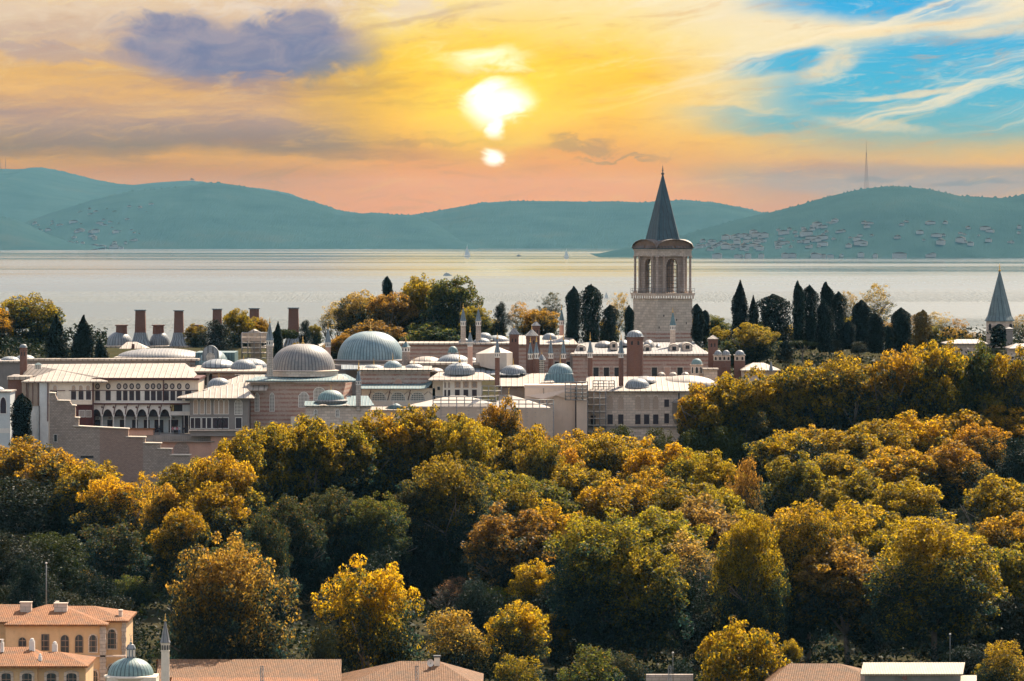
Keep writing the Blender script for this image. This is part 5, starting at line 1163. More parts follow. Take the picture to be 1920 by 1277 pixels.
# ---- right hand small spired tower
t = T('spired_gate_tower', 'small white tower with arched openings under a tall green grey cone at the far right', 'tower', 1876, 650, 1120)
Dg = 1120; xc = X(1876,Dg); r = W(50,Dg)/2
MB().ring(xc, Dg+2.5, [(r*1.04,Z(655,Dg)),(r*1.04,Z(603,Dg)),(r*1.1,Z(602,Dg))], 8, math.pi/8, smooth=False).build('wall', stone_w, t)
MB().ring(xc, Dg+2.5, [(r*1.18,Z(602.5,Dg)),(r*1.14,Z(600,Dg)),(r*0.95,Z(592,Dg)),(0.12,Z(508,Dg))], 8, math.pi/8, smooth=False).build('spire', m_lead('cone_lead', (0.14,0.19,0.19), (0.09,0.135,0.14), per=1.0), t)
for x, w_, D_ in ((1856,5,Dg+0.6),(1874,20,Dg-0.32),(1895,6,Dg+0.6)): window(t, x, 607, 640 if w_ > 10 else 620, w_, D_, m=dark, fm=stone_w, arch=0.35, fr=0.10, pointed=False, name='arched_opening')
finial(t, xc, Dg+2.5, Z(509,Dg), Z(493,Dg)-Z(509,Dg), 0.16)
t = T('low_lead_building', 'pale flat roofed lodge among the golden trees left of the small spired tower', 'building', 1810, 660, 1080)
wall(t, 1775, 1850, 644, 665, 1080, 8, stone_w); hip(t, 1772, 1853, 644, 636, 1795, 1835, 1079, 1090, lead_pale)
t = T('low_lead_building', 'pale flat roofed lodge at the right frame edge below the small spired tower', 'building', 1910, 670, 1070)
wall(t, 1895, 1960, 653, 675, 1070, 8, stone_w); hip(t, 1893, 1962, 653, 644, 1905, 1950, 1069, 1080, lead_pale)
brick_tower('grey lead capped stub chimney in front of the small spired tower', 1886, 1898, 613, 617, 660, 1112, fin=0, holes=0, mat=greywall, group=None)
for lab, x0, x1, y0, y1, D_ in (('pale roof glimpsed between trunks at the middle right',1555,1640,782,800,1030),('pale low roof showing through the trees near the right edge',1760,1825,700,712,1040),('bright roof corner at the right behind the golden trees',1862,1925,752,764,1045)):
    t = T('hidden_building', lab, 'building', (x0+x1)/2, y1+15, D_); wall(t, x0, x1, y0+3, y1+20, D_, 6, stone_w); slope(t, x0-2, x1+2, y0+5, y0-3, D_-0.5, D_+6, lead_pale)
# ================================================================= FOREGROUND BUILDINGS
G = 620
t = T('yellow_mansion', 'ochre stuccoed mansion with tall arched windows and a terracotta hipped roof, bottom left', 'building', 120, 1277, G)
zb = 6.0
def gwall(p, x0, x1, yt, D, dep, m, name='wall'): return MB().box(X(x0,D), X(x1,D), D, D+dep, zb, Z(yt,D)).build(name, m, p)
gwall(t, 10, 190, 1171, G, 12, ochre); gwall(t, 186, 235, 1165, G+3, 12, ochre); gwall(t, -60, 12, 1167, G+2.5, 12, ochre)
hip(t, 7, 201, 1171, 1133, 88, 108, G-0.7, G+18, tile); hip(t, 150, 240, 1164, 1136, 120, 175, G+2.4, G+17, tile); hip(t, -80, 60, 1166, 1133, -40, 40, G+1.8, G+17, tile)
slab(t, 9, 191, 1171.6, 1173.5, G-0.3, 0.5, stone_w); slab(t, 186, 237, 1165, 1167, G+2.7, 0.5, stone_w)
slab(t, 90, 236, 1229, 1232, G-0.25, 0.5, stone_w, 'string_course')
for x, y0, y1, w_ in ((41.5,1196,1225,13),(84.5,1190,1219,13),(121,1191.5,1223,13.5),(148,1191,1223,13.5),(174,1190.5,1222.5,14)): window(t, x, y0, y1, w_, G, m=glass, fm=stone_w if x > 150 else iron, arch=0.0 if x == 84.5 else 0.25, fr=0.12 if x > 150 else 0.05, pointed=False)
window(t, 209.5, 1180, 1216, 15, G+3, m=glass, fm=stone_w, arch=0.25, fr=0.16, pointed=False); window(t, 209, 1246, 1290, 15, G+3, m=glass, fm=stone_w, arch=0.25, fr=0.16, pointed=False)
window(t, 175, 1257, 1290, 15, G, m=glass, fm=stone_w, arch=0.25, fr=0.16, pointed=False)
for x0 in (187, 228): 
    b = MB(); D_ = G-0.25 if x0 == 187 else G+2.75; x1 = x0+(10 if x0 == 187 else 7)
    z_ = zb; zt_ = Z(1173 if x0 == 187 else 1167, D_); k = 0
    while z_ < zt_: b.box(X(x0,D_)-(0.06 if k%2 else 0), X(x1,D_)+(0.06 if k%2 else 0), D_, D_+0.6, z_, min(zt_,z_+0.55)); z_ += 0.56; k += 1
    b.build('quoins', stone, t)
for x0, x1, y0, y1, D_ in ((37,58,1129,1154,G+6),(101,125,1131,1150,G+5),(222,228,1144,1158,G+5),(104,108,1128,1134,G+8)):
    b = MB(); b.box(X(x0,D_),X(x1,D_),D_,D_+1.2,Z(y1+6,D_),Z(y0+1.2,D_)); b.box(X(x0-1.2,D_),X(x1+1.2,D_),D_-0.1,D_+1.3,Z(y0+1.2,D_)+0.003,Z(y0,D_)); b.build('chimney', stone_w, t)
t = T('yellow_annex', 'lower ochre house with wide arched windows in front of the mansion, bottom left', 'building', 80, 1277, 600)
gwall(t, -60, 69, 1250, 600, 12, ochre); gwall(t, 69, 160, 1250, 600.5, 11, ochre)
hip(t, -90, 76, 1249, 1213, 2, 55, 598.8, 614, tile); hip(t, 66, 164, 1249, 1222, 80, 112, 599.3, 612, tile)
for x, w_ in ((11,18),(50,18),(96,18),(133.5,19)): window(t, x, 1262, 1292, w_, 600 if x < 69 else 600.5, m=glass, fm=stone_w, arch=0.15, fr=0.28, pointed=False)
for x0, x1, y0, y1, D_ in ((54,64,1202,1217,605),(97,106.5,1208,1225,606),(71,77.5,1231,1247,601.5),(0,6,1205,1219,604)):
    b = MB(); b.box(X(x0,D_),X(x1,D_),D_,D_+0.7,Z(y1+4,D_),Z(y0,D_)); b.ring(X((x0+x1)/2,D_), D_+0.35, [(W(x1-x0,D_)*0.5,Z(y0,D_)+0.002),(W(x1-x0,D_)*0.3,Z(y0,D_)+0.25),(0.0,Z(y0,D_)+0.32)], 12); b.build('chimney', white, t)
t2 = thing('satellite_dish', 'small round satellite dish on the chimney at the bottom left corner', 'satellite dish', (X(1,603.5),603.4,Z(1203,603.5)))
MB().ring(X(1,603.5), 603.4, [(0.0,Z(1200,603.5)),(0.3,Z(1199.5,603.5)),(0.42,Z(1198.5,603.5))], 14, cap=False).build('dish', white, t2); MB().tube((X(1,603.5),603.5,Z(1205,603.5)),(X(1,603.5),603.4,Z(1200,603.5)),0.04).build('bracket', iron, t2)
# bath dome with lantern and the slim minaret
Hm = 596
t = T('bath_dome', 'ribbed lead dome with octagonal glazed lantern and crescent finial between mansion and minaret', 'domed building', 245, 1277, Hm)
gwall(t, 200, 292, 1270, Hm-2.6, 5, cream)
xc = X(245,Hm); r = W(97,Hm)/2; MB().ring(xc, Hm, [(r*1.0,zb),(r*1.0,Z(1270,Hm)),(r*1.06,Z(1269,Hm)),(r*1.04,Z(1266,Hm)),(r*0.95,Z(1265,Hm))], 32).build('drum', cream, t)
dome(t, 0, 1233.5, 1267, 201, 288, Hm, m=lead_teal, ribs=32, pw=0.85)
lr = W(17,Hm)/2; l = MB().ring(xc, Hm, [(lr,Z(1236,Hm)),(lr,Z(1217,Hm)),(lr*1.15,Z(1216,Hm)),(lr*1.05,Z(1214,Hm)),(lr*0.75,Z(1209,Hm)),(0.05,Z(1207,Hm))], 8, math.pi/8, smooth=False).build('lantern', lead_dome, t)
for x in (239.5,245,250.5): window(t, x, 1219, 1231, 3, Hm-lr*0.97 if x == 245 else Hm-lr*0.86, m=cream, fr=0, name='lantern_pane')
MB().ring(xc, Hm, fin_prof(Z(1207.5,Hm), 1.0, 0.09), 8).build('finial', lead_teal, t)
b = MB(); a_ = [R(40+i*28) for i in range(11)]
for i in range(10): b.tube((xc+0.14*math.cos(a_[i]+math.pi/2*0-math.pi*0.0+R(60)),Hm,Z(1190.5,Hm)+0.14*math.sin(a_[i]+R(60))),(xc+0.14*math.cos(a_[i+1]+R(60)),Hm,Z(1190.5,Hm)+0.14*math.sin(a_[i+1]+R(60))),0.025,4)
b.build('crescent', lead_teal, t)
turret('slim cream minaret with dark arched openings and pointed lead cone at the bottom left', 309.5, 15.5, 1163, 1205, 1222, 1300, 590, shaft=cream, cone=lead, lan=cream, group=None, fin=14, name='minaret', n=12)
# tiled roofs along the bottom
t = T('tiled_house', 'long low tiled roof half in tree shade, right of the minaret', 'building', 460, 1277, 650)
gwall(t, 300, 622, 1276, 646, 9, cream); slope(t, 292, 640, 1277, 1236, 644, 656, tile_b, rx0=296, rx1=655 if False else 640); slope(t, 640, 292, 1262, 1236, 668, 656, tile_b)
t = T('tiled_house', 'narrow strip of red tiled roof along the bottom edge right of the bath dome', 'building', 450, 1277, 600)
gwall(t, 320, 590, 1283, 602, 6, cream); slope(t, 316, 596, 1290, 1270, 600, 606, tile, rx0=322); slope(t, 596, 316, 1285, 1270, 612, 606, tile)
t = T('hipped_tiled_house', 'hipped terracotta roof with a square chimney at the bottom centre left', 'building', 770, 1277, 640)
gwall(t, 640, 895, 1292, 641, 16, cream); hip(t, 628, 905, 1292, 1239.5, 750, 822, 640, 662, tile_b)
b = MB(); D_ = 649; b.box(X(814,D_),X(824.5,D_),D_,D_+0.9,Z(1262,D_),Z(1233,D_)); ch = b.build('chimney', cream, t); b = MB(); b.box(X(812.6,D_),X(826,D_),D_-0.1,D_+1.0,Z(1233,D_)+0.003,Z(1229.5,D_)); b.build('cap', iron, ch)
t2 = thing('satellite_dish', 'white satellite dish beside the square chimney at the bottom centre left', 'satellite dish', (X(807,648),648,Z(1254,648)))
b = MB(); cx_, cz_ = X(807,648), Z(1243,648)
n = 16; rr_ = [(0.0,0.12),(0.2,0.06),(0.42,-0.06)]
for i in range(2):
    for k in range(n):
        q_ = lambda r0, y0, k_: (cx_+r0*math.cos(2*math.pi*k_/n), 648+y0, cz_+r0*1.1*math.sin(2*math.pi*k_/n)); pts = [q_(*rr_[i],k), q_(*rr_[i+1],k), q_(*rr_[i+1],k+1), q_(*rr_[i],k+1)]
        b.face(pts if i else pts[:3])
b.build('dish', white, t2); MB().tube((cx_,648.1,cz_),(cx_,648.4,Z(1256,648)),0.05).build('bracket', iron, t2)
t = T('hipped_tiled_house', 'hipped terracotta roof at the bottom right beside the cream metal shed', 'building', 1560, 1277, 640)
gwall(t, 1450, 1670, 1292, 641, 16, cream); hip(t, 1425, 1700, 1296, 1244, 1480, 1574, 640, 662, tile_b)
t = T('metal_shed', 'long shed with pale cream corrugated roof at the bottom right', 'shed', 1715, 1277, 632)
gwall(t, 1622, 1802, 1266, 633, 8, steel); slope(t, 1614, 1806, 1263.5, 1242, 631.6, 637, metal_roof, rx0=1619, rx1=1810); slope(t, 1806, 1616, 1262, 1242, 642, 637, metal_roof)
slab(t, 1618, 1803, 1264.5, 1267.5, 631.9, 0.4, tile_b, 'gutter_board'); b = MB(); xs_ = X(1697,631.5); b.prism([(xs_+0.3*math.cos(2*math.pi*i/20), Z(1271.5,631.5)+0.3*math.sin(2*math.pi*i/20)) for i in range(20)], 631.6, 631.8); b.build('round_sign', brick, t)
slope(t, 1800, 1832, 1279, 1266, 631, 640, metal_roof, name='lean_to_roof')
t = T('park_wall', 'low stone wall under the trees at the bottom centre right', 'wall', 1240, 1277, 668); gwall(t, 1212, 1300, 1265, 668, 1, stone)
# poles
def pole(label, px, yt, yb, D, r=0.06, light=False, name='flag_pole', cat='pole'):
    t = thing(name, label, cat, (X(px,D), D, Z(yb,D))); MB().tube((X(px,D),D,Z(yb,D)),(X(px,D),D,Z(yt,D)), r, 6, r*0.6).build('shaft', steel, t)
    MB().ring(X(px,D), D, [(0.02,Z(yt,D)-0.05),(0.14,Z(yt,D)+0.04),(0.12,Z(yt,D)+0.14),(0.0,Z(yt,D)+0.2)], 8).build('ball' if not light else 'lamp_head', white, t)
pole('tall thin pole with a white tip rising behind the ochre mansion', 86.5, 1057, 1150, G+22, 0.10)
pole('thin lamp pole beside the lattice pylon at the bottom centre right', 1262, 1225, 1290, 660, 0.05, True, 'lamp_post', 'lamp post')
pole('thin lamp pole in the shade under the trees near the right', 1782, 1190, 1240, 690, 0.05, True, 'lamp_post', 'lamp post')
def pylon(label, px, yt, D, w_):
    t = thing('lattice_pylon', label, 'pylon', (X(px,D),D,zb), 'lattice pylons along the railway'); b = MB(); x, zt_ = X(px,D), Z(yt,D)
    for s_ in (-1,1): 
        for d_ in (0, 0.4): b.tube((x+s_*w_,D+d_,zb),(x+s_*w_,D+d_,zt_), 0.05, 4)
    b.build('legs', steel, t); b = MB(); z_ = zb; k = 0
    while z_ < zt_: b.tube((x-w_,D,z_),(x+w_,D,min(zt_,z_+0.4)), 0.035, 4); b.tube((x-w_,D,z_),(x+w_,D,z_), 0.035, 4); z_ += 0.42
    b.tube((x-w_*1.3,D,zt_),(x+w_*1.3,D,zt_),0.05,4); b.build('bracing', steel, t)
pylon('lattice pylon in front of the long half shaded tiled roof', 490.5, 1249, 594, 0.14)
pylon('lattice pylon in front of the hipped roof with the square chimney', 781.5, 1249, 594, 0.14)
pylon('lattice pylon beside the low stone wall at the bottom centre right', 1256, 1249, 640, 0.16)
# ================================================================= TREES
def leaf_mesh(name, C, N, size, tone, mat, seed, jit=0.9, asp=0.62):
    """C centres (n,3), N preferred normals, one small kite shaped leaf spray at each"""
    r_ = np.random.default_rng(seed); n = len(C)
    nn = N+r_.normal(0, jit, (n,3)); nn /= np.linalg.norm(nn, axis=1)[:,None]+1e-9
    t_ = np.cross(nn, r_.normal(0,1,(n,3))); t_ /= np.linalg.norm(t_, axis=1)[:,None]+1e-9; b_ = np.cross(nn, t_)
    s = size*(0.6+0.8*r_.random((n,1)))
    V = np.stack([C-t_*s*0.5, C-b_*s*0.5*asp+nn*s*0.12, C+t_*s*0.5, C+b_*s*0.5*asp+nn*s*0.12], 1).reshape(-1,3)
    me = bpy.data.meshes.new(name); me.vertices.add(4*n); me.vertices.foreach_set('co', V.astype(np.float32).ravel())
    me.loops.add(4*n); me.loops.foreach_set('vertex_index', np.arange(4*n, dtype=np.int32))
    me.polygons.add(n); me.polygons.foreach_set('loop_start', np.arange(0,4*n,4,dtype=np.int32)); me.polygons.foreach_set('loop_total', np.full(n,4,dtype=np.int32))
    at = me.attributes.new('tone', 'FLOAT_VECTOR', 'FACE'); at.data.foreach_set('vector', tone.astype(np.float32).ravel())
    me.materials.append(mat); me.update(calc_edges=True); me.validate(); return me
def blob_pts(r_, n, cen, rad, shell=0.55):
    d = r_.normal(0,1,(n,3)); d /= np.linalg.norm(d, axis=1)[:,None]
    k = (shell+(1-shell)*r_.random((n,1))**0.7)
    return cen+d*k*rad, d
def mk_tone(r_, n, clump): return np.stack([np.clip(clump+r_.normal(0,0.22,n),0,1), r_.random(n), r_.random(n)], 1)
def trunk_mesh(name, H, R_, seed, bare=False, base=0.0, fork=0.28):
    r_ = random.Random(seed); b = MB(); tr = max(0.28, H*0.022)
    p0 = Vector((0,0,base)); p1 = Vector((r_.uniform(-.3,.3), r_.uniform(-.3,.3), H*fork)); b.tube(p0, p1, tr, 8, tr*0.75)
    nl = 7 if not bare else 10
    for i in range(nl):
        a = 2*math.pi*i/nl+r_.uniform(-.3,.3); el = r_.uniform(0.5,1.25); L = H*r_.uniform(0.22,0.34)
        q = p1+Vector((math.cos(a)*math.cos(el)*L*R_/H*2.2, math.sin(a)*math.cos(el)*L*R_/H*2.2, math.sin(el)*L)); b.tube(p1-Vector((0,0,0.3)), q, tr*0.5, 6, tr*0.28)
        for j in range(3 if not bare else 5):
            a2 = a+r_.uniform(-.9,.9); e2 = r_.uniform(.3,1.3); L2 = L*r_.uniform(.5,.9)
            q2 = q+Vector((math.cos(a2)*math.cos(e2)*L2, math.sin(a2)*math.cos(e2)*L2, math.sin(e2)*L2)); b.tube(q, q2, tr*0.26, 5, tr*0.1)
            if bare:
                for k_ in range(4):
                    a3 = a2+r_.uniform(-1.2,1.2); q3 = q2+Vector((math.cos(a3)*L2*.5, math.sin(a3)*L2*.5, L2*r_.uniform(.1,.6))); b.tube(q2, q3, tr*0.09, 4, tr*0.03)
    o = b.build(name, bark); me = o.data; bpy.data.objects.remove(o); return me
# broad leaved crown: big limbs' masses, each covered with small leafy clumps
def plane_crown(seed, n=26000, R_=8.0, H=20.0, nb=17, size=0.46, low=0.05, shell=0.62, mat=None, sub=20, sr=0.115, gap=0.0):
    r_ = np.random.default_rng(seed); C = []; N = []; Tn = []; big = []
    zc, hz_ = H*(low+(1-low)*0.5), H*(1-low)*0.5; tries = 0
    big.append((np.array([r_.normal(0,.08)*R_, r_.normal(0,.08)*R_, zc+hz_*0.55]), R_*0.42))
    big.append((np.array([0,0,zc-hz_*0.1]), R_*0.5))
    while len(big) < nb and tries < 4000:
        tries += 1; a = r_.random()*6.28; e = r_.uniform(-1.0, 0.95); k = r_.uniform(0.52,0.68)
        ce = math.sqrt(max(0,1-e*e))**0.7; c = np.array([math.cos(a)*ce*k*R_*r_.uniform(.75,1.0), math.sin(a)*ce*k*R_*r_.uniform(.75,1.0), zc+e*hz_*0.68]); rb = R_*r_.uniform(0.28,0.42)
        if any(np.linalg.norm(c-c2) < 0.50*(rb+rb2) for c2, rb2 in big[2:]): continue
        big.append((c, rb))
    cl = []
    for c, rb in big:
        tone = r_.uniform(0.2,0.7)
        for j in range(sub):
            d = r_.normal(0,1,3); d[2] += 0.25; d /= np.linalg.norm(d)
            cl.append((c+d*np.array([rb,rb,rb*1.05])*r_.uniform(.80,1.12), R_*sr*r_.uniform(.6,1.25), tone+r_.normal(0,.12)))
        for j in range(3): cl.append((c+r_.normal(0,.25,3)*rb, rb*0.6, tone))
    w = np.array([rb**2 for _, rb, _ in cl]); w /= w.sum()
    for (c, rb, tn), wk in zip(cl, w):
        if r_.random() < gap: continue
        m_ = int(n*wk); q, d = blob_pts(r_, m_, c, np.array([rb, rb, rb*0.8]), shell)
        C.append(q); N.append(d*0.8+np.array([0,0,0.55])); Tn.append(mk_tone(r_, len(q), tn-0.34+1.45*np.clip(0.95-q[:,2]/H,0,1)))  # tone grows downwards: lower leaves stay greener, and crown shade is painted in
    C = np.concatenate(C); C[:,2] = np.maximum(C[:,2], 0.3)
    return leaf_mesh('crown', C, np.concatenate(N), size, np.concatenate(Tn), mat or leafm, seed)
def column_crown(seed, n=12000, R_=2.2, H=14.0, blunt=0.6, mat=None, size=0.42, rough=0.12):
    r_ = np.random.default_rng(seed); z = r_.random(n)**0.9; a = r_.random(n)*2*math.pi
    prof = np.where(z < 0.12, 0.72+z*2.3, 1.0)*np.clip((1-z)/(0.42 if blunt < 0.5 else 0.16), 0, 1)**(0.75 if blunt < 0.5 else 0.5)*(1.0-0.25*z*(1-blunt))
    lump = 1+rough*0.9*np.sin(z*7+seed*1.7+np.sin(a+seed)*1.5)*(z > 0.15)+rough*np.sin(a*3+z*9+seed)+rough*0.8*np.sin(a*7-z*17+seed*2)+np.abs(r_.normal(0,0.10,n))
    k = 1-0.5*r_.random(n)**1.5; rr_ = R_*prof*lump*k
    tip = 0.035*np.sin(a*1.0+seed)*H*np.clip(z-0.72,0,1)/0.28
    C = np.stack([rr_*np.cos(a)+R_*0.22*z*z*math.cos(seed), rr_*np.sin(a), z*H+tip], 1); N = np.stack([np.cos(a), np.sin(a), np.full(n,0.5)], 1)
    tone = mk_tone(r_, n, 0.5); return leaf_mesh('crown', C, N, size, tone, mat or leafe, seed, 0.6)
def umbrella_crown(seed, n=6000, R_=5.0, H=9.0):
    r_ = np.random.default_rng(seed); C = []; N = []; T_ = []
    for i in range(26):
        a = r_.random()*6.28; k = math.sqrt(r_.random())*0.82; c = np.array([math.cos(a)*k*R_, math.sin(a)*k*R_, H*0.72+H*0.14*(1-k*k)]); rb = R_*r_.uniform(.2,.32)
        q, d = blob_pts(r_, n//26, c, np.array([rb,rb,rb*.62]), 0.5); C.append(q); N.append(d+[0,0,.3]); T_.append(mk_tone(r_, len(q), r_.uniform(.2,.7)))
    return leaf_mesh('crown', np.concatenate(C), np.concatenate(N), 0.34, np.concatenate(T_), leafe, seed)
KIND = {}
def kind(name, crowns, trunks, R_, H): KIND[name] = (crowns, trunks, R_, H)
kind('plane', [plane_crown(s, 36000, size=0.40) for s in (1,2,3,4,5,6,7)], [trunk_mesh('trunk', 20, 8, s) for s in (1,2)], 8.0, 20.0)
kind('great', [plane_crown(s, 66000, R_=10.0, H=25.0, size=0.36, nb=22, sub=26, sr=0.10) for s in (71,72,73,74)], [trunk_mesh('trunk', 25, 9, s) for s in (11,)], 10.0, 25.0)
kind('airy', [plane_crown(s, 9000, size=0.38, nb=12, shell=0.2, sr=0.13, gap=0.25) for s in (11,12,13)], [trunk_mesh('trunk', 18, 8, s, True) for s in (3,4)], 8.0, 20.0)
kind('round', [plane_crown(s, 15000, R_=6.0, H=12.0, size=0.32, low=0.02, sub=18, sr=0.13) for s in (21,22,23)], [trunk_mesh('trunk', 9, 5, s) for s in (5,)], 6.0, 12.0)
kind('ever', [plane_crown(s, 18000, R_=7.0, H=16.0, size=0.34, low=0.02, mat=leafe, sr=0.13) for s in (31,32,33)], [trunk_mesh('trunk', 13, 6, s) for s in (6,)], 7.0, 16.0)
kind('cypress', [column_crown(s, blunt=0.2, rough=0.16) for s in (41,42,43)], [trunk_mesh('trunk', 4, 1, 7)], 2.2, 14.0)
kind('blunt', [column_crown(s, blunt=0.9, R_=2.3, H=11.0, rough=0.13) for s in (51,52,53,54,55)], [trunk_mesh('trunk', 4, 1, 8)], 2.4, 11.0)
kind('ragged', [column_crown(s, blunt=0.8, R_=3.0, H=11.0, rough=0.24, n=9000) for s in (56,57)], [trunk_mesh('trunk', 5, 1, 9)], 3.0, 11.0)
kind('umbrella', [umbrella_crown(61), umbrella_crown(62)], [trunk_mesh('trunk', 8, 4, 10, fork=0.5)], 5.0, 9.0)
GOLD, YEL, ORG_, OLV, GRN, DGR, BRN, TAN, EVR, LGR, PUR = (0.38,0.27,0.018), (0.50,0.34,0.015), (0.40,0.24,0.025), (0.28,0.23,0.022), (0.10,0.125,0.028), (0.048,0.062,0.03), (0.32,0.21,0.05), (0.36,0.26,0.09), (0.022,0.045,0.035), (0.30,0.33,0.05), (0.18,0.11,0.10)  # DGR extra dark: shade of the central hollow is painted into it
CN = {GOLD:'golden green',YEL:'bright yellow gold',ORG_:'orange brown',OLV:'olive gold',GRN:'green',DGR:'dull dark green',BRN:'brown tinged',TAN:'tan and thinly leaved',EVR:'dark evergreen',LGR:'light yellow green',PUR:'purplish bare'}
trr = random.Random(77); TREES = []
def solveD(py, h, lo=600, hi=985):
    for _ in range(40):
        m_ = (lo+hi)/2
        if zg(m_)+h > Z(py, m_): hi = m_
        else: lo = m_
    return (lo+hi)/2
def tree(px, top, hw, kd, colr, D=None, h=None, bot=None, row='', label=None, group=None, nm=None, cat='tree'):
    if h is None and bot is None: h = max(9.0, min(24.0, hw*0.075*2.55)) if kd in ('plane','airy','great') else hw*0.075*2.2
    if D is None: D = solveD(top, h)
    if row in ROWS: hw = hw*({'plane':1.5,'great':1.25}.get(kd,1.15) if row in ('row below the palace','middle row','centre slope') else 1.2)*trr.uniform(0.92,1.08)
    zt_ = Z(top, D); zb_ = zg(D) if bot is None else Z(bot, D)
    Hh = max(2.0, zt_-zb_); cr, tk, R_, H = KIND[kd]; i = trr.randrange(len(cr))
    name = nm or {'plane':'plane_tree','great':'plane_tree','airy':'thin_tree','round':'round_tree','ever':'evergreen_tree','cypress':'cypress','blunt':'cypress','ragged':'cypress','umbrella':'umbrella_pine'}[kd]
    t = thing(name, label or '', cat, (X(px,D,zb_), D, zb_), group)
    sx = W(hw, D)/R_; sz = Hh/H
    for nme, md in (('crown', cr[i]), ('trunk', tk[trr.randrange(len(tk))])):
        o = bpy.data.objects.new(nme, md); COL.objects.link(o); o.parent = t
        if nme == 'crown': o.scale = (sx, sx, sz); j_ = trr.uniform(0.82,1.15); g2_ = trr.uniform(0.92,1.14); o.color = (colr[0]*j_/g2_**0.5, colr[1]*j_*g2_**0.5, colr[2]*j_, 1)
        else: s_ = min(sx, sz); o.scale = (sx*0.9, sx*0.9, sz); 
    t.rotation_euler = (0,0,trr.uniform(0,6.28)); TREES.append((t, px, top, row, kd, colr)); return t
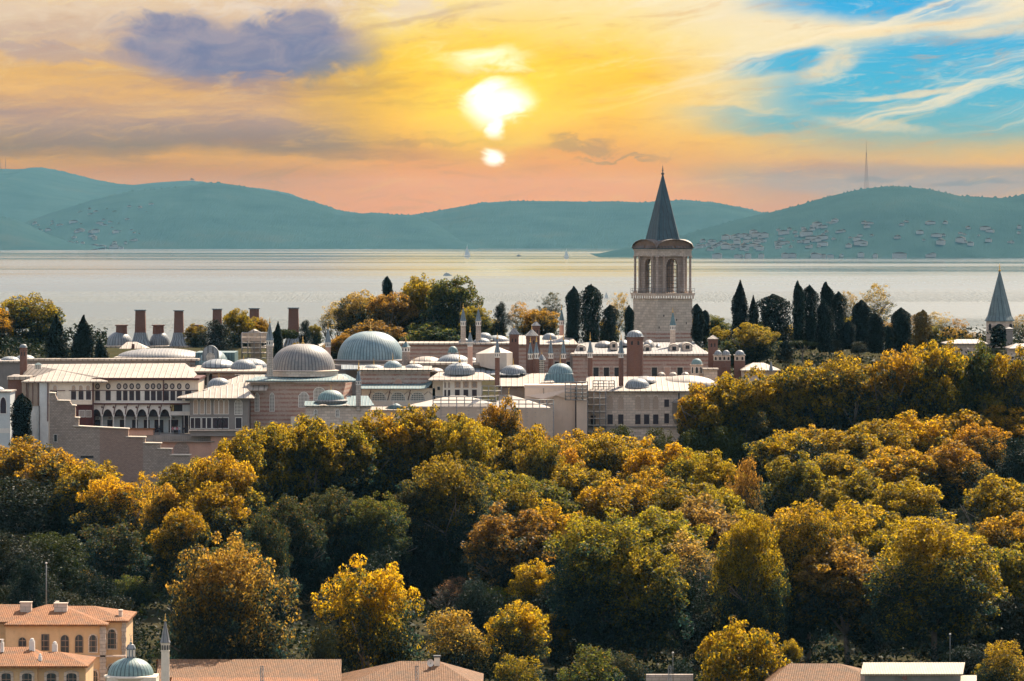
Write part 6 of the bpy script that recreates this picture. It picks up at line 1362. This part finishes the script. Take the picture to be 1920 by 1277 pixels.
# (column, top row, half width, kind, colour)
ROWS = {
 'back row right of the palace': [(1345,702,70,'plane',GOLD),(1435,694,72,'plane',GOLD),(1515,668,74,'plane',GOLD),(1598,655,72,'plane',OLV),(1675,642,70,'plane',GOLD),(1752,634,64,'plane',YEL),(1826,641,58,'plane',GRN),(1896,655,56,'plane',GOLD)],
 'second row right of the palace': [(1316,722,44,'plane',ORG_),(1392,742,72,'plane',OLV),(1470,738,70,'plane',OLV),(1560,720,66,'plane',GOLD),(1660,700,76,'plane',GOLD),(1760,690,70,'plane',GOLD),(1850,705,66,'plane',OLV),(1915,720,50,'plane',GRN),(1625,745,60,'plane',DGR),(1745,755,60,'plane',DGR),(1545,765,50,'plane',DGR),(1440,775,50,'plane',DGR)],
 'row below the palace': [(40,823,74,'plane',GOLD),(108,834,62,'plane',ORG_),(168,862,52,'plane',GOLD),(216,884,52,'plane',YEL),(266,880,42,'airy',YEL),(305,903,36,'plane',ORG_),(352,862,52,'plane',OLV),(412,838,56,'plane',GOLD),(470,800,62,'plane',GOLD),(545,788,66,'plane',GOLD),(622,780,64,'plane',OLV),(693,770,62,'plane',GOLD),(762,763,60,'plane',GOLD),(832,764,62,'plane',OLV),(893,778,52,'plane',GOLD),(938,754,40,'plane',ORG_),(985,796,52,'plane',GOLD),(1040,826,50,'plane',ORG_),(1096,806,60,'plane',GOLD),(1165,812,62,'plane',GOLD),(1235,828,60,'plane',YEL),(1300,840,50,'plane',OLV),(1352,850,50,'plane',GOLD),(1395,868,34,'round',BRN),(585,792,44,'plane',GOLD),(660,776,44,'plane',OLV),(728,768,44,'plane',YEL),(798,765,42,'plane',GOLD),(864,772,42,'plane',OLV),(1012,812,44,'plane',OLV),(1068,822,40,'plane',GOLD),(1130,816,46,'plane',OLV),(510,795,44,'plane',OLV)],
 'middle row': [(1462,800,52,'plane',YEL),(1522,790,58,'plane',GOLD),(1592,800,56,'plane',GOLD),(1650,782,58,'plane',GOLD),(1722,772,60,'plane',YEL),(1790,766,60,'plane',GOLD),(1880,756,62,'plane',GOLD),(1690,795,36,'airy',PUR),(1838,790,46,'plane',ORG_),(1490,850,52,'plane',OLV),(1580,838,56,'plane',GOLD),(1680,835,60,'plane',YEL),(1770,825,66,'plane',ORG_),(1820,830,40,'airy',PUR),(1600,880,60,'plane',OLV),(1700,890,60,'plane',GOLD),
     (845,842,76,'great',OLV),(395,905,56,'plane',GOLD),(335,940,46,'plane',GOLD),(950,880,60,'plane',OLV),(1020,890,56,'plane',GRN),(1090,868,60,'plane',OLV),(1160,892,64,'plane',GOLD),(1215,880,50,'plane',GOLD),(1290,900,70,'plane',OLV),(1355,905,50,'plane',OLV),(505,1040,36,'round',TAN),(612,1000,34,'round',OLV),(430,895,50,'plane',OLV),(970,905,44,'plane',OLV),(548,925,58,'great',DGR),(628,912,60,'great',DGR),(706,918,60,'great',GRN),(775,905,56,'great',DGR),(500,960,50,'great',DGR),(668,975,56,'ever',DGR),(590,1000,56,'ever',EVR),(745,1000,56,'ever',EVR),(820,1010,56,'ever',DGR),(900,985,56,'ever',EVR)],
 'left slope': [(52,895,84,'ever',DGR),(140,915,60,'plane',DGR),(200,935,66,'ever',EVR),(262,925,50,'plane',GOLD),(300,945,46,'plane',ORG_),(22,1000,80,'ever',DGR),(98,998,74,'ever',GRN),(205,985,70,'round',DGR),(290,992,58,'round',GRN),(160,1068,34,'round',ORG_),(250,1080,40,'round',GRN),(60,1075,60,'ever',DGR),(140,1110,60,'ever',DGR),(205,1120,60,'ever',DGR)],
 'centre slope': [(1130,948,100,'great',OLV),(958,948,66,'plane',BRN),(1040,940,56,'plane',GOLD),(1250,945,70,'plane',OLV),(1325,930,70,'plane',TAN),(1300,990,88,'airy',TAN),(1405,955,72,'great',GOLD),(1480,940,66,'plane',ORG_),(1515,936,88,'great',GOLD),(1620,935,66,'plane',GOLD),(1690,960,60,'plane',OLV),(1752,960,112,'great',GOLD),(1690,925,40,'airy',PUR),(1885,885,64,'plane',GOLD),(1890,955,70,'plane',ORG_),(1905,1010,70,'plane',OLV),(1590,1010,70,'plane',BRN),(1210,1020,60,'plane',OLV),(1480,892,62,'ever',GRN),(1405,895,44,'ever',GRN),(1560,900,60,'ever',DGR),(1860,930,44,'ever',DGR),(1630,905,46,'ever',GRN),(440,1000,60,'plane',DGR)],
 'front row': [(422,992,118,'great',BRN),(690,1036,102,'great',YEL),(800,1056,36,'ever',GRN),(1000,1045,52,'plane',YEL),(850,1078,40,'airy',PUR),(884,1086,26,'cypress',GRN),(935,1102,44,'round',LGR),(972,1118,62,'plane',YEL),(1042,1142,38,'plane',GOLD),(850,1144,74,'round',BRN),(903,1208,34,'round',GOLD),(1110,1216,62,'round',GRN),(1176,1226,44,'round',DGR),(1388,1152,92,'plane',GOLD),(1478,1196,28,'plane',GOLD),(1885,1204,64,'round',OLV),(620,1245,44,'round',GRN),(975,1230,60,'round',OLV),(1900,1120,70,'ever',DGR)],
}
ordn = ['first','second','third','fourth','fifth','sixth','seventh','eighth','ninth','tenth','eleventh','twelfth','thirteenth','fourteenth','fifteenth','sixteenth','seventeenth','eighteenth','nineteenth','twentieth']+['twenty '+k for k in ('first','second','third','fourth','fifth','sixth','seventh','eighth','ninth')]+['thirtieth']+['thirty '+k for k in ('first','second','third','fourth','fifth','sixth','seventh','eighth','ninth')]+['fortieth']
WID = lambda w_: 'huge' if w_ >= 90 else 'large' if w_ >= 64 else 'medium' if w_ >= 50 else 'small'
KN = {'plane':'plane tree','great':'plane tree','airy':'thin crowned tree','round':'rounded tree','ever':'dense tree','cypress':'conifer'}
for row, L in ROWS.items():
    from collections import defaultdict
    cnt = defaultdict(list)
    for e in L: cnt[(WID(e[2]), CN[e[4]], KN[e[3]])].append(e[0])
    for (px_, top, hw, kd, cl) in L:
        if row.startswith('row below') and px_ > 430: top += (4 if 600 < px_ < 920 else -4)
        key = (WID(hw), CN[cl], KN[kd]); ps = sorted(cnt[key]); w_ = f'{key[0]} {key[1]} {key[2]}'
        if len(ps) == 1: lab = f'{w_}, {row}'
        else: lab = f'{w_}, {ordn[ps.index(px_)]} from the left, {row}'
        kw = {}
        if row == 'row below the palace': kw['h'] = 22.0 if 400 < px_ < 1020 and kd == 'plane' else 19.0
        if row == 'row below the palace' and px_ < 400: kw['h'] = 17.0
        if kd == 'plane' and row == 'middle row': kw['h'] = 16.0 if px_ > 1400 else 17.0
        if kd == 'plane' and row == 'centre slope': kw['h'] = 19.0
        if kd == 'great': kw['h'] = 24.0 if row != 'middle row' or px_ == 845 else 19.0
        if kd == 'plane' and row == 'front row' and hw > 45: kw['h'] = min(24.0, hw*0.075*3.2)
        if row.endswith('right of the palace'): kw['h'] = 15.0
        if (px_, top) in ((422,992),(690,1036)): kw = {'D': 668.0 if px_ == 422 else 676.0}
        tree(px_, top, hw, kd, cl, row=row, label=lab, group=f'wooded park, {row}', **kw)
fr_ = random.Random(3)
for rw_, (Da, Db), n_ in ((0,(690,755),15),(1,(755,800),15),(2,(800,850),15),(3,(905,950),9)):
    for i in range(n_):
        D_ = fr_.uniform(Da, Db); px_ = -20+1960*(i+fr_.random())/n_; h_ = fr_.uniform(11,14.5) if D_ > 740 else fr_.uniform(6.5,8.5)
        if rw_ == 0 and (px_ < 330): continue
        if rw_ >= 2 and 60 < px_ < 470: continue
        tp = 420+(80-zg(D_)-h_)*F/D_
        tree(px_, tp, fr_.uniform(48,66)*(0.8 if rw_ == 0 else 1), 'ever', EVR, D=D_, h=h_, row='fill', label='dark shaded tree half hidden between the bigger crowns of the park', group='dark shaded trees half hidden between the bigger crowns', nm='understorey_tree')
# trees and cypresses behind the palace
def bt(px, top, hw, kd, cl, bot, D, label, **k):
    if kd == 'plane': hw *= 1.22
    tree(px, top, hw, kd, cl, D=D, bot=bot, label=label, row='behind', group=k.get('group','trees on the skyline behind the palace'))
bt(38,546,74,'plane',OLV,700,1130,'big dark olive tree filling the left skyline edge'); bt(-25,560,50,'plane',ORG_,700,1120,'orange tinged tree cut by the left frame edge on the skyline'); bt(92,570,26,'plane',OLV,700,1140,'smaller olive tree just left of the first cypress')
bt(107,593,19,'cypress',EVR,690,1040,'pointed cypress, left one of the two tall ones behind the white wing'); bt(156,594,19,'cypress',EVR,690,1040,'pointed cypress, right one of the two tall ones behind the white wing'); bt(190,637,12,'cypress',EVR,685,1040,'short pointed cypress at the right of the two tall ones')
bt(40,742,17,'blunt',EVR,850,974,'lone columnar cypress in front of the brown gable at the left')
bt(405,600,38,'ever',EVR,690,1095,'broad dark pine dome between the kitchen chimneys'); bt(450,576,34,'plane',OLV,690,1125,'golden green tree right of the dark pine dome'); bt(368,608,24,'plane',OLV,660,1150,'small olive tree left of the dark pine dome'); bt(486,596,22,'plane',ORG_,660,1130,'small orange tree behind the sheeted scaffold cage')
bt(535,612,36,'umbrella',GRN,700,1090,'green flat topped pine behind the brown ribbed dome'); bt(521,605,9,'cypress',EVR,680,1080,'thin dark cypress left of the flat topped pine'); bt(572,600,16,'ever',EVR,660,1090,'ragged dark pine behind the brown ribbed dome'); bt(590,606,14,'plane',OLV,660,1110,'small yellowish tree right of the ragged dark pine')
bt(727,521,9,'blunt',EVR,600,1180,'dark cypress top poking above the tan trees at the centre')
bt(630,562,42,'airy',TAN,680,1140,'left end thin tan tree of the central skyline clump'); bt(676,540,52,'plane',TAN,690,1130,'tan brown tree left of the tallest central tree'); bt(735,545,48,'plane',BRN,690,1120,'brown tree between the tan tree and the tall green gold ones'); bt(790,510,54,'plane',OLV,690,1125,'tall olive tree with ragged top at the centre skyline'); bt(848,514,52,'plane',GRN,690,1115,'tallest green gold tree behind the twin stone turrets'); bt(890,572,30,'plane',OLV,660,1100,'lower olive tree at the right foot of the tallest green gold tree'); bt(640,625,30,'plane',ORG_,690,1100,'low orange tree behind the slender turret'); bt(700,600,60,'plane',BRN,700,1110,'low brown tree right behind the blue green dome'); bt(810,600,60,'plane',GRN,700,1105,'low green tree behind the long banded wall')
bt(939,566,19,'ever',EVR,650,1120,'round topped dark tree right of the tallest green gold tree'); bt(975,562,32,'airy',BRN,660,1120,'half bare brown tree left of the orange one'); bt(1012,578,40,'plane',ORG_,660,1110,'orange autumn tree behind the brick chimneys'); bt(1033,546,28,'airy',DGR,620,1150,'dark open crowned tree behind the orange one')
bt(1160,546,26,'airy',TAN,640,1150,'tan tree between the cypresses and the tall tower'); bt(1312,592,20,'plane',ORG_,660,1130,'orange tree at the right foot of the tall tower'); bt(1342,588,32,'plane',GRN,660,1140,'soft green tree between the tower and the first right cypress'); bt(1415,603,44,'plane',OLV,700,1060,'olive gold tree above the domed brick stacks'); bt(1378,630,28,'plane',GRN,690,1066,'green tree left of the olive gold one above the brick stacks')
bt(1505,636,34,'umbrella',GRN,680,1070,'bright green flat topped pine below the right cypresses'); bt(1472,632,26,'ever',DGR,690,1075,'dark teal bush like tree left of the flat topped pine'); bt(1568,636,20,'ever',DGR,665,1080,'small grey green tree right of the flat topped pine'); bt(1610,640,22,'ever',DGR,668,1080,'small dusky tree below the dense right cypresses')
bt(1640,529,44,'airy',TAN,640,1170,'large thin tan tree rising behind the right cypresses'); bt(1590,542,28,'airy',TAN,640,1165,'thin tan tree left of the large tan one'); bt(1708,588,30,'airy',TAN,650,1150,'small tan tree right of the last dark cypress'); bt(1762,583,32,'airy',TAN,650,1160,'half bare tan tree midway to the small spired tower'); bt(1800,596,24,'airy',ORG_,650,1150,'reddish thin tree left of the small spired tower'); bt(1828,622,20,'airy',TAN,650,1140,'lowest tan shrub like tree at the foot of the small spired tower'); bt(1912,586,22,'airy',TAN,660,1160,'tan tree at the right frame edge behind the spired tower')
for px_, top, hw, cl, lab in ((1352,612,30,OLV,'olive tree low behind the first right cypresses'),(1432,600,26,GRN,'green tree between the first pointed cypresses and the widest one'),(1483,606,24,OLV,'olive tree between the widest cypress and the tallest one'),(1660,600,34,BRN,'brown olive tree low under the large thin tan one'),(1598,588,26,OLV,'olive tree showing between the right group of cypresses'),(1740,606,30,OLV,'olive tree low beside the brownish mixed cypress'),(1790,612,30,BRN,'brown olive bushy tree left of the small spired tower'),(560,640,26,OLV,'olive bush like tree right behind the brown ribbed dome'),(925,600,30,OLV,'olive tree at the foot of the round topped dark tree'),(1130,600,30,OLV,'olive tree low between the cypresses left of the tower')):
    tree(px_, top, hw*1.2, 'plane', cl, D=1135, bot=top+75, label=lab, row='behind', group='trees on the skyline behind the palace')
CY = [(1074,541,12,'blunt',645,'tall cypress, left one of the pair before the orange tree'),(1107,537,18,'ragged',645,'wide ragged cypress, right one of the pair left of the tower'),(1143,574,13,'ragged',645,'shorter cypress midway between the pair and the tower'),(1180,575,8,'blunt',645,'slim cypress touching the left side of the tall tower'),(1308,572,10,'blunt',640,'small cypress touching the right side of the tall tower'),(1322,583,8,'blunt',630,'tiny cypress a little right of the tall tower'),
 (1387,530,16,'cypress',645,'pointed cypress first from the left beyond the tower'),(1413,557,10,'cypress',640,'narrow pointed cypress right of the first pointed one'),(1453,555,28,'ragged',650,'widest ragged cypress of the right group'),(1498,531,10,'blunt',655,'tallest straight sided blunt cypress of the right group'),(1520,538,14,'ragged',640,'ragged cypress touching the tallest straight one'),(1551,533,13,'blunt',655,'second tallest blunt cypress of the right group'),(1545,569,14,'blunt',660,'lower blunt cypress in front of the second tallest'),(1573,550,12,'ragged',640,'ragged cypress just right of the second tallest'),(1521,590,10,'blunt',655,'short blunt cypress between the tallest two'),(1616,566,17,'blunt',660,'stout rounded cypress in the middle of the right group'),(1643,590,15,'blunt',662,'lower stout cypress right of the middle rounded one'),(1590,603,12,'blunt',655,'small rounded cypress left of the stout middle one'),(1692,580,16,'blunt',660,'last fully dark cypress at the right of the group'),(1665,613,14,'blunt',662,'squat rounded cypress left of the last dark one'),(1727,583,14,'ragged',650,'brownish mixed cypress standing apart on the right'),(1873,610,14,'blunt',650,'dark rounded cypress filling the arch of the small spired tower')]
for i, (a, b2, c, k, d, lab) in enumerate(CY): tree(a, b2, c, k, EVR if a != 1727 else BRN, D=1075+(i*7)%28 if a != 1873 else 1113, bot=d, row='cy', label=lab, group='dark cypresses behind the palace')
for px_, top, hw, lab in ((1160,797,56,'dark green holly like tree at the foot of the cream hall, left'),(1240,802,46,'dark green tree at the foot of the cream hall, middle'),(1300,806,48,'dark green tree at the foot of the cream hall, right'),(1370,800,60,'dusky green tree below the golden mass right of the cream hall'),(1110,815,34,'small dark tree at the foot of the scaffold tower')):
    tree(px_, top, hw, 'ever', GRN, D=975, bot=top+150, label=lab, row='x', group='dark trees at the foot of the cream hall')
for px_, top, hw, D_, lab in ((372,1168,56,663,'added dark round evergreen shading the left half of the long tiled roof'),(478,1192,44,665,'low dark evergreen added behind the middle of the long tiled roof to shade it'),(606,1170,40,664,'dark evergreen added at the right end of the long tiled roof to shade it')):
    tree(px_, top, hw, 'ever', DGR, D=D_, label=lab, row='x', group='dark evergreens added behind the long tiled roof')  # trees added to cast shade on the roof and darken the crown foot behind
# ---- undergrowth between the trunks
r_ = np.random.default_rng(99); n = 90000
yy = 660+r_.random(n)*318; far = r_.random(n) < 0.22; yy = np.where(far, 1045+r_.random(n)*230, yy); lft = far&(r_.random(n) < 0.3); yy = np.where(lft, 1052+r_.random(n)*85, yy); xx = np.where(lft, -0.100+r_.random(n)*0.024, 0)*yy; xx = np.where(lft, xx/yy, np.where(far, 0.036+r_.random(n)*0.066, (r_.random(n)-0.5)*0.215))*yy; zz = np.interp(yy, PY, PZ)
hh = 2.2+1.8*np.sin(xx*0.21+yy*0.13)+1.4*np.sin(xx*0.5-yy*0.31); zz = zz+r_.random(n)**0.5*np.clip(hh, 0.6, 5)
me = leaf_mesh('undergrowth', np.stack([xx,yy,zz],1), np.tile([0,0,1.0],(n,1)), 0.75, mk_tone(r_, n, 0.5), leafu, 5)
o = bpy.data.objects.new('undergrowth', me); COL.objects.link(o); o['kind'] = 'stuff'; o['label'] = 'dark green undergrowth beneath the park trees'; o.color = (0.04,0.06,0.03,1)
